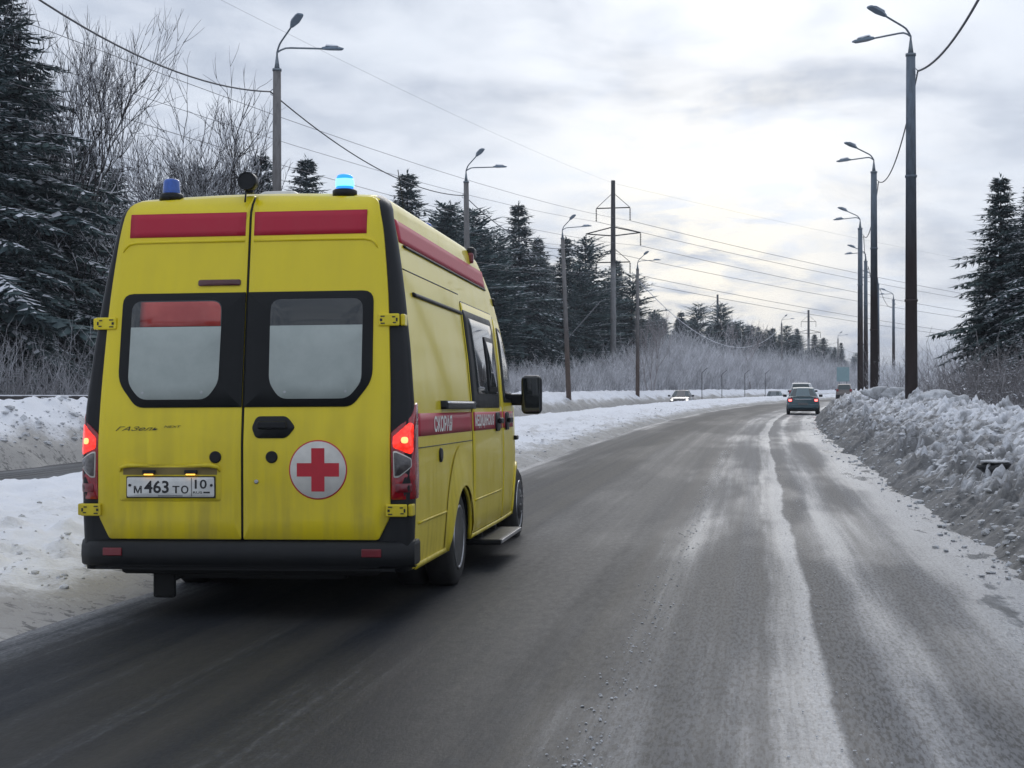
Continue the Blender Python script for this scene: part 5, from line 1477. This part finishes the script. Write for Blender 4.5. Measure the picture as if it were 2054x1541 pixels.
        tl = rbox('tail_light', (s * (Wc / 2 - .20), .02, zt2 - .03), (.27, .10, .20 if kind == 'sedan' else .28), M_LAMPRED, o, .04)
        if brake: rbox('lit_lens', (s * (Wc / 2 - .20), -.032, zt2 - .06), (.16, .03, .10), M_BRAKEON, tl, .02)
        hl = rbox('headlight', (s * (Wc / 2 - .26), Lc - .12, .66), (.30, .16, .16), M_LAMPCLR, o, .04)
        if lights: lathe('lit_lens', [(.085, 0), (.07, .02)], M_HEAD, hl, 'Y', (s * (Wc / 2 - .27), Lc - .02, .66), 14)
    rbox('rear_bumper', (0, .0, .45), (Wc * .90, .16, .24), paintm if kind == 'sedan' else M_BLK, o, .05)
    rbox('number_plate', (0, -.095, .47 if kind != 'sedan' else .74 - .18), (.52, .015, .11), simple('dirty_plate', (.16, .16, .16), .6), o, .004)
    rbox('front_bumper', (0, Lc - .03, .40), (Wc * .88, .18, .24), paintm, o, .05)
    rbox('underbody', (0, Lc / 2, .24), (Wc * .86, Lc * .9, .14), M_DARK, o, .03)
    if kind == 'sedan':
        rbox('boot_trim', (0, -.03, hb - .13), (.85, .02, .03), M_CHROME, o, .006)
        rbox('boot_lip', (0, .10, hb + .03), (1.35, .14, .035), paintm, o, .012)
    else: rbox('tailgate_trim', (0, -.02, hb - .06), (1.1, .03, .05), M_CHROME if kind == 'hatch' else M_BLK, o, .01)
    return o
M_GLASSC = mat_glass('car_glass', (.022, .045, .050), .06)
def drive(o, px, d, head=None, dz=0.0):
    x = at(px, d); s = float(Rs(d)) if head is None else head
    u = float(uof(np.array([x]), np.array([d]))[0])
    o.location = (x, d, float(zg(d)) + float(lower(u, d)) + dz)
    o.rotation_euler = (0, 0, -math.atan(s))
    return o
drive(make_car('blue-grey sedan ahead in the right lane with its brake lamps lit', paint('blue_grey_paint', (.060, .115, .135)), 'sedan', brake=True), 1611, 78, .19)
drive(make_car('white car half hidden in front of the blue-grey sedan', paint('white_paint', (.62, .64, .64)), 'suv'), 1606, 108, .25)
drive(make_car('beige hatchback far ahead beside the end of the snowbank', paint('beige_paint', (.30, .255, .225)), 'suv'), 1693, 158, .26)
o = drive(make_car('dark oncoming car with its headlamps lit beyond the median', paint('dark_brown_paint', (.040, .036, .038)), 'sedan', lights=True), 1372, 122, .25)
o.rotation_euler = (0, 0, math.pi - math.atan(.20))
o.location.z = CAMZ + (HZ - 782.5) * 122 / FPX - 1.46
o = drive(make_car('grey-blue oncoming car sunk behind the median near the thin far lamp post', paint('grey_blue_paint', (.11, .13, .145)), 'hatch'), 1557, 172, .3)
o.rotation_euler = (0, 0, math.pi - math.atan(.30))
o.location.z = CAMZ + (HZ - 784.5) * 172 / FPX - 1.62

# ------------------------------------------------------------------ clods and lumps of ploughed snow
def lump_mesh(seed, sub=2, rough=.35):
    r = np.random.default_rng(seed); bm = bmesh.new(); bmesh.ops.create_icosphere(bm, subdivisions=sub, radius=1)
    off = r.uniform(0, 50, 3)
    from mathutils import noise as mn
    for v in bm.verts:
        p = v.co * 1.1 + Vector(off); k = 1 + rough * mn.noise(p) + rough * .6 * mn.noise(p * 2.3)
        v.co = Vector((v.co.x * k, v.co.y * k, v.co.z * k * .8))
    V = np.array([v.co[:] for v in bm.verts]); F = np.array([[v.index for v in f.verts] for f in bm.faces]); bm.free()
    return V, F
LM = [lump_mesh(200 + i, 1, .5) for i in range(8)]
def clods(name, n, tu, zf, size, mat, lab):
    V, F = [], []; m = 0
    for i in range(n):
        t, u = tu(); sz = size()
        x, y = on_road(t, u); z = float(zf(np.array([[t]]), np.array([[u]]))[0, 0]) + float(zg(t))
        a, b = LM[i % 8]; an = r_.uniform(0, 6.28); c, s = math.cos(an), math.sin(an)
        q = a * np.array([sz * r_.uniform(.7, 1.5), sz, sz * r_.uniform(.5, .9)]); q = np.stack([q[:, 0] * c - q[:, 1] * s, q[:, 0] * s + q[:, 1] * c, q[:, 2]], 1)
        V.append(q + np.array([float(x), float(y), z + sz * .15])); F.append(b + m); m += len(a)
    o = mk(name, np.concatenate(V), np.concatenate(F), mat, smooth=False); tag(o, lab, 'snow', None, 'stuff'); return o
clods('snow_clods', 3000, lambda: (11 + 62 * r_.random() ** 1.6, abs(r_.normal(.9, .9)) + .02), bank_r, lambda: .012 + .06 * r_.random() ** 5, M_CLOD, 'crumbled dirty clods scattered over the right-hand bank')
clods('slush_crumbs', 420, lambda: (11 + 50 * r_.random() ** 1.4, r_.normal(-.06, .16)), lambda T, U: np.maximum(bank_r(T, U), .0), lambda: .008 + .03 * r_.random() ** 3, M_CLOD, 'dirty slush crumbs along the foot of the right-hand bank')
clods('snow_clods', 1300, lambda: (9 + 75 * r_.random() ** 1.3, -abs(r_.normal(.9, .55)) - 6.45), med, lambda: .010 + .035 * r_.random() ** 4, M_CLOD, 'crumbled clods along the road side of the median')
clods('snow_clods', 1200, lambda: (24 + 60 * r_.random() ** 1.3, -15.8 - abs(r_.normal(.7, .5))), bank_l, lambda: .02 + .09 * r_.random() ** 4, M_CLOD, 'crumbled clods over the far snowbank')
flat = lambda T, U: 0 * T + 0.004
clods('slush_crumbs', 800, lambda: (4.8 + 30 * r_.random() ** 1.8, -2.74 + r_.normal(0, .07)), flat, lambda: .003 + .006 * r_.random() ** 3, M_CLOD, 'ragged line of ice crumbs along the left edge of the grey slush track')
clods('slush_crumbs', 400, lambda: (4.8 + 26 * r_.random() ** 1.8, -1.76 + r_.normal(0, .12)), flat, lambda: .002 + .005 * r_.random() ** 3, M_CLOD, 'fine ice crumbs on the pale slush streak in the right lane')
def lump(px, py, t, size, lab, mat, seed, sq=(1.3, 1, .8)):
    V, F = lump_mesh(seed, 3, .5)
    o = mk('snow_lump', V * np.array(sq) * size, F, mat, smooth=True)
    o.location = (at(px, t), t, CAMZ + (HZ - py) * t / FPX); tag(o, lab, 'snow lump', 'big lumps on the right-hand bank'); return o
lump(1884, 800, 38.5, .36, 'big dirty snow lump on the crest right of the nearest lamp post', M_CLOD, 301)
lump(1800, 790, 44, .30, 'rounded snow lump on the crest between the two big dark pole bases', M_CLOD, 302)
lump(1762, 790, 48, .33, 'snow lump on the crest at the second lamp post\'s foot', M_CLOD, 303)
lump(1925, 806, 33, .20, 'small snow lump on the crest left of the low shrubs', M_CLOD, 304)
lump(1990, 862, 24.0, .13, 'small dark-edged lump on the bank face above the ice chunk', M_CLOD, 305)
# dark overhanging chunk of ice with a snowy top
V, F = lump_mesh(320, 3, .42)
ch = empty('ice_chunk', (at(1993, 17.7), 17.7, CAMZ + (HZ - 938) * 17.7 / FPX)); tag(ch, 'dark overhanging chunk of ice with a snowy flat top on the right-hand bank', 'ice chunk')
Vc = V.copy(); Vc[:, 2] = np.where(Vc[:, 2] > .25, .25 + (Vc[:, 2] - .25) * .3, Vc[:, 2]); tp_ = .45 + .55 * sstep(Vc[:, 2], -.9, .2); Vc[:, 0] = Vc[:, 0] * tp_ + .25 * np.maximum(Vc[:, 2], 0)
mk('block', Vc * np.array([.175, .16, .15]), F, simple('dark_ice', (.020, .021, .024), .45, var=.3), ch, smooth=True)
Vs, Fs = lump_mesh(321, 2, .35)
mk('snow_cap', Vs * np.array([.175, .16, .030]) + np.array([.015, .0, .070]), Fs, M_CLOD, ch, smooth=True)

# ------------------------------------------------------------------ thin winter air
hz = bpy.data.materials.new('haze'); hz.use_nodes = True; hz.node_tree.nodes.clear()
pv = hz.node_tree.nodes.new('ShaderNodeVolumePrincipled'); pv.inputs['Density'].default_value = 0.00042; pv.inputs['Color'].default_value = (.86, .91, 1, 1); pv.inputs['Anisotropy'].default_value = 0.2
ou = hz.node_tree.nodes.new('ShaderNodeOutputMaterial'); hz.node_tree.links.new(pv.outputs[0], ou.inputs['Volume'])
bm = bmesh.new(); bmesh.ops.create_cube(bm, size=1)
for v in bm.verts: v.co = Vector((v.co.x * 10400, v.co.y * 10400 + 2000, v.co.z * 50 + 22))
hb = from_bm('haze', bm, hz); hb['kind'] = 'stuff'; hb['label'] = 'thin pale winter haze over the road and woods'
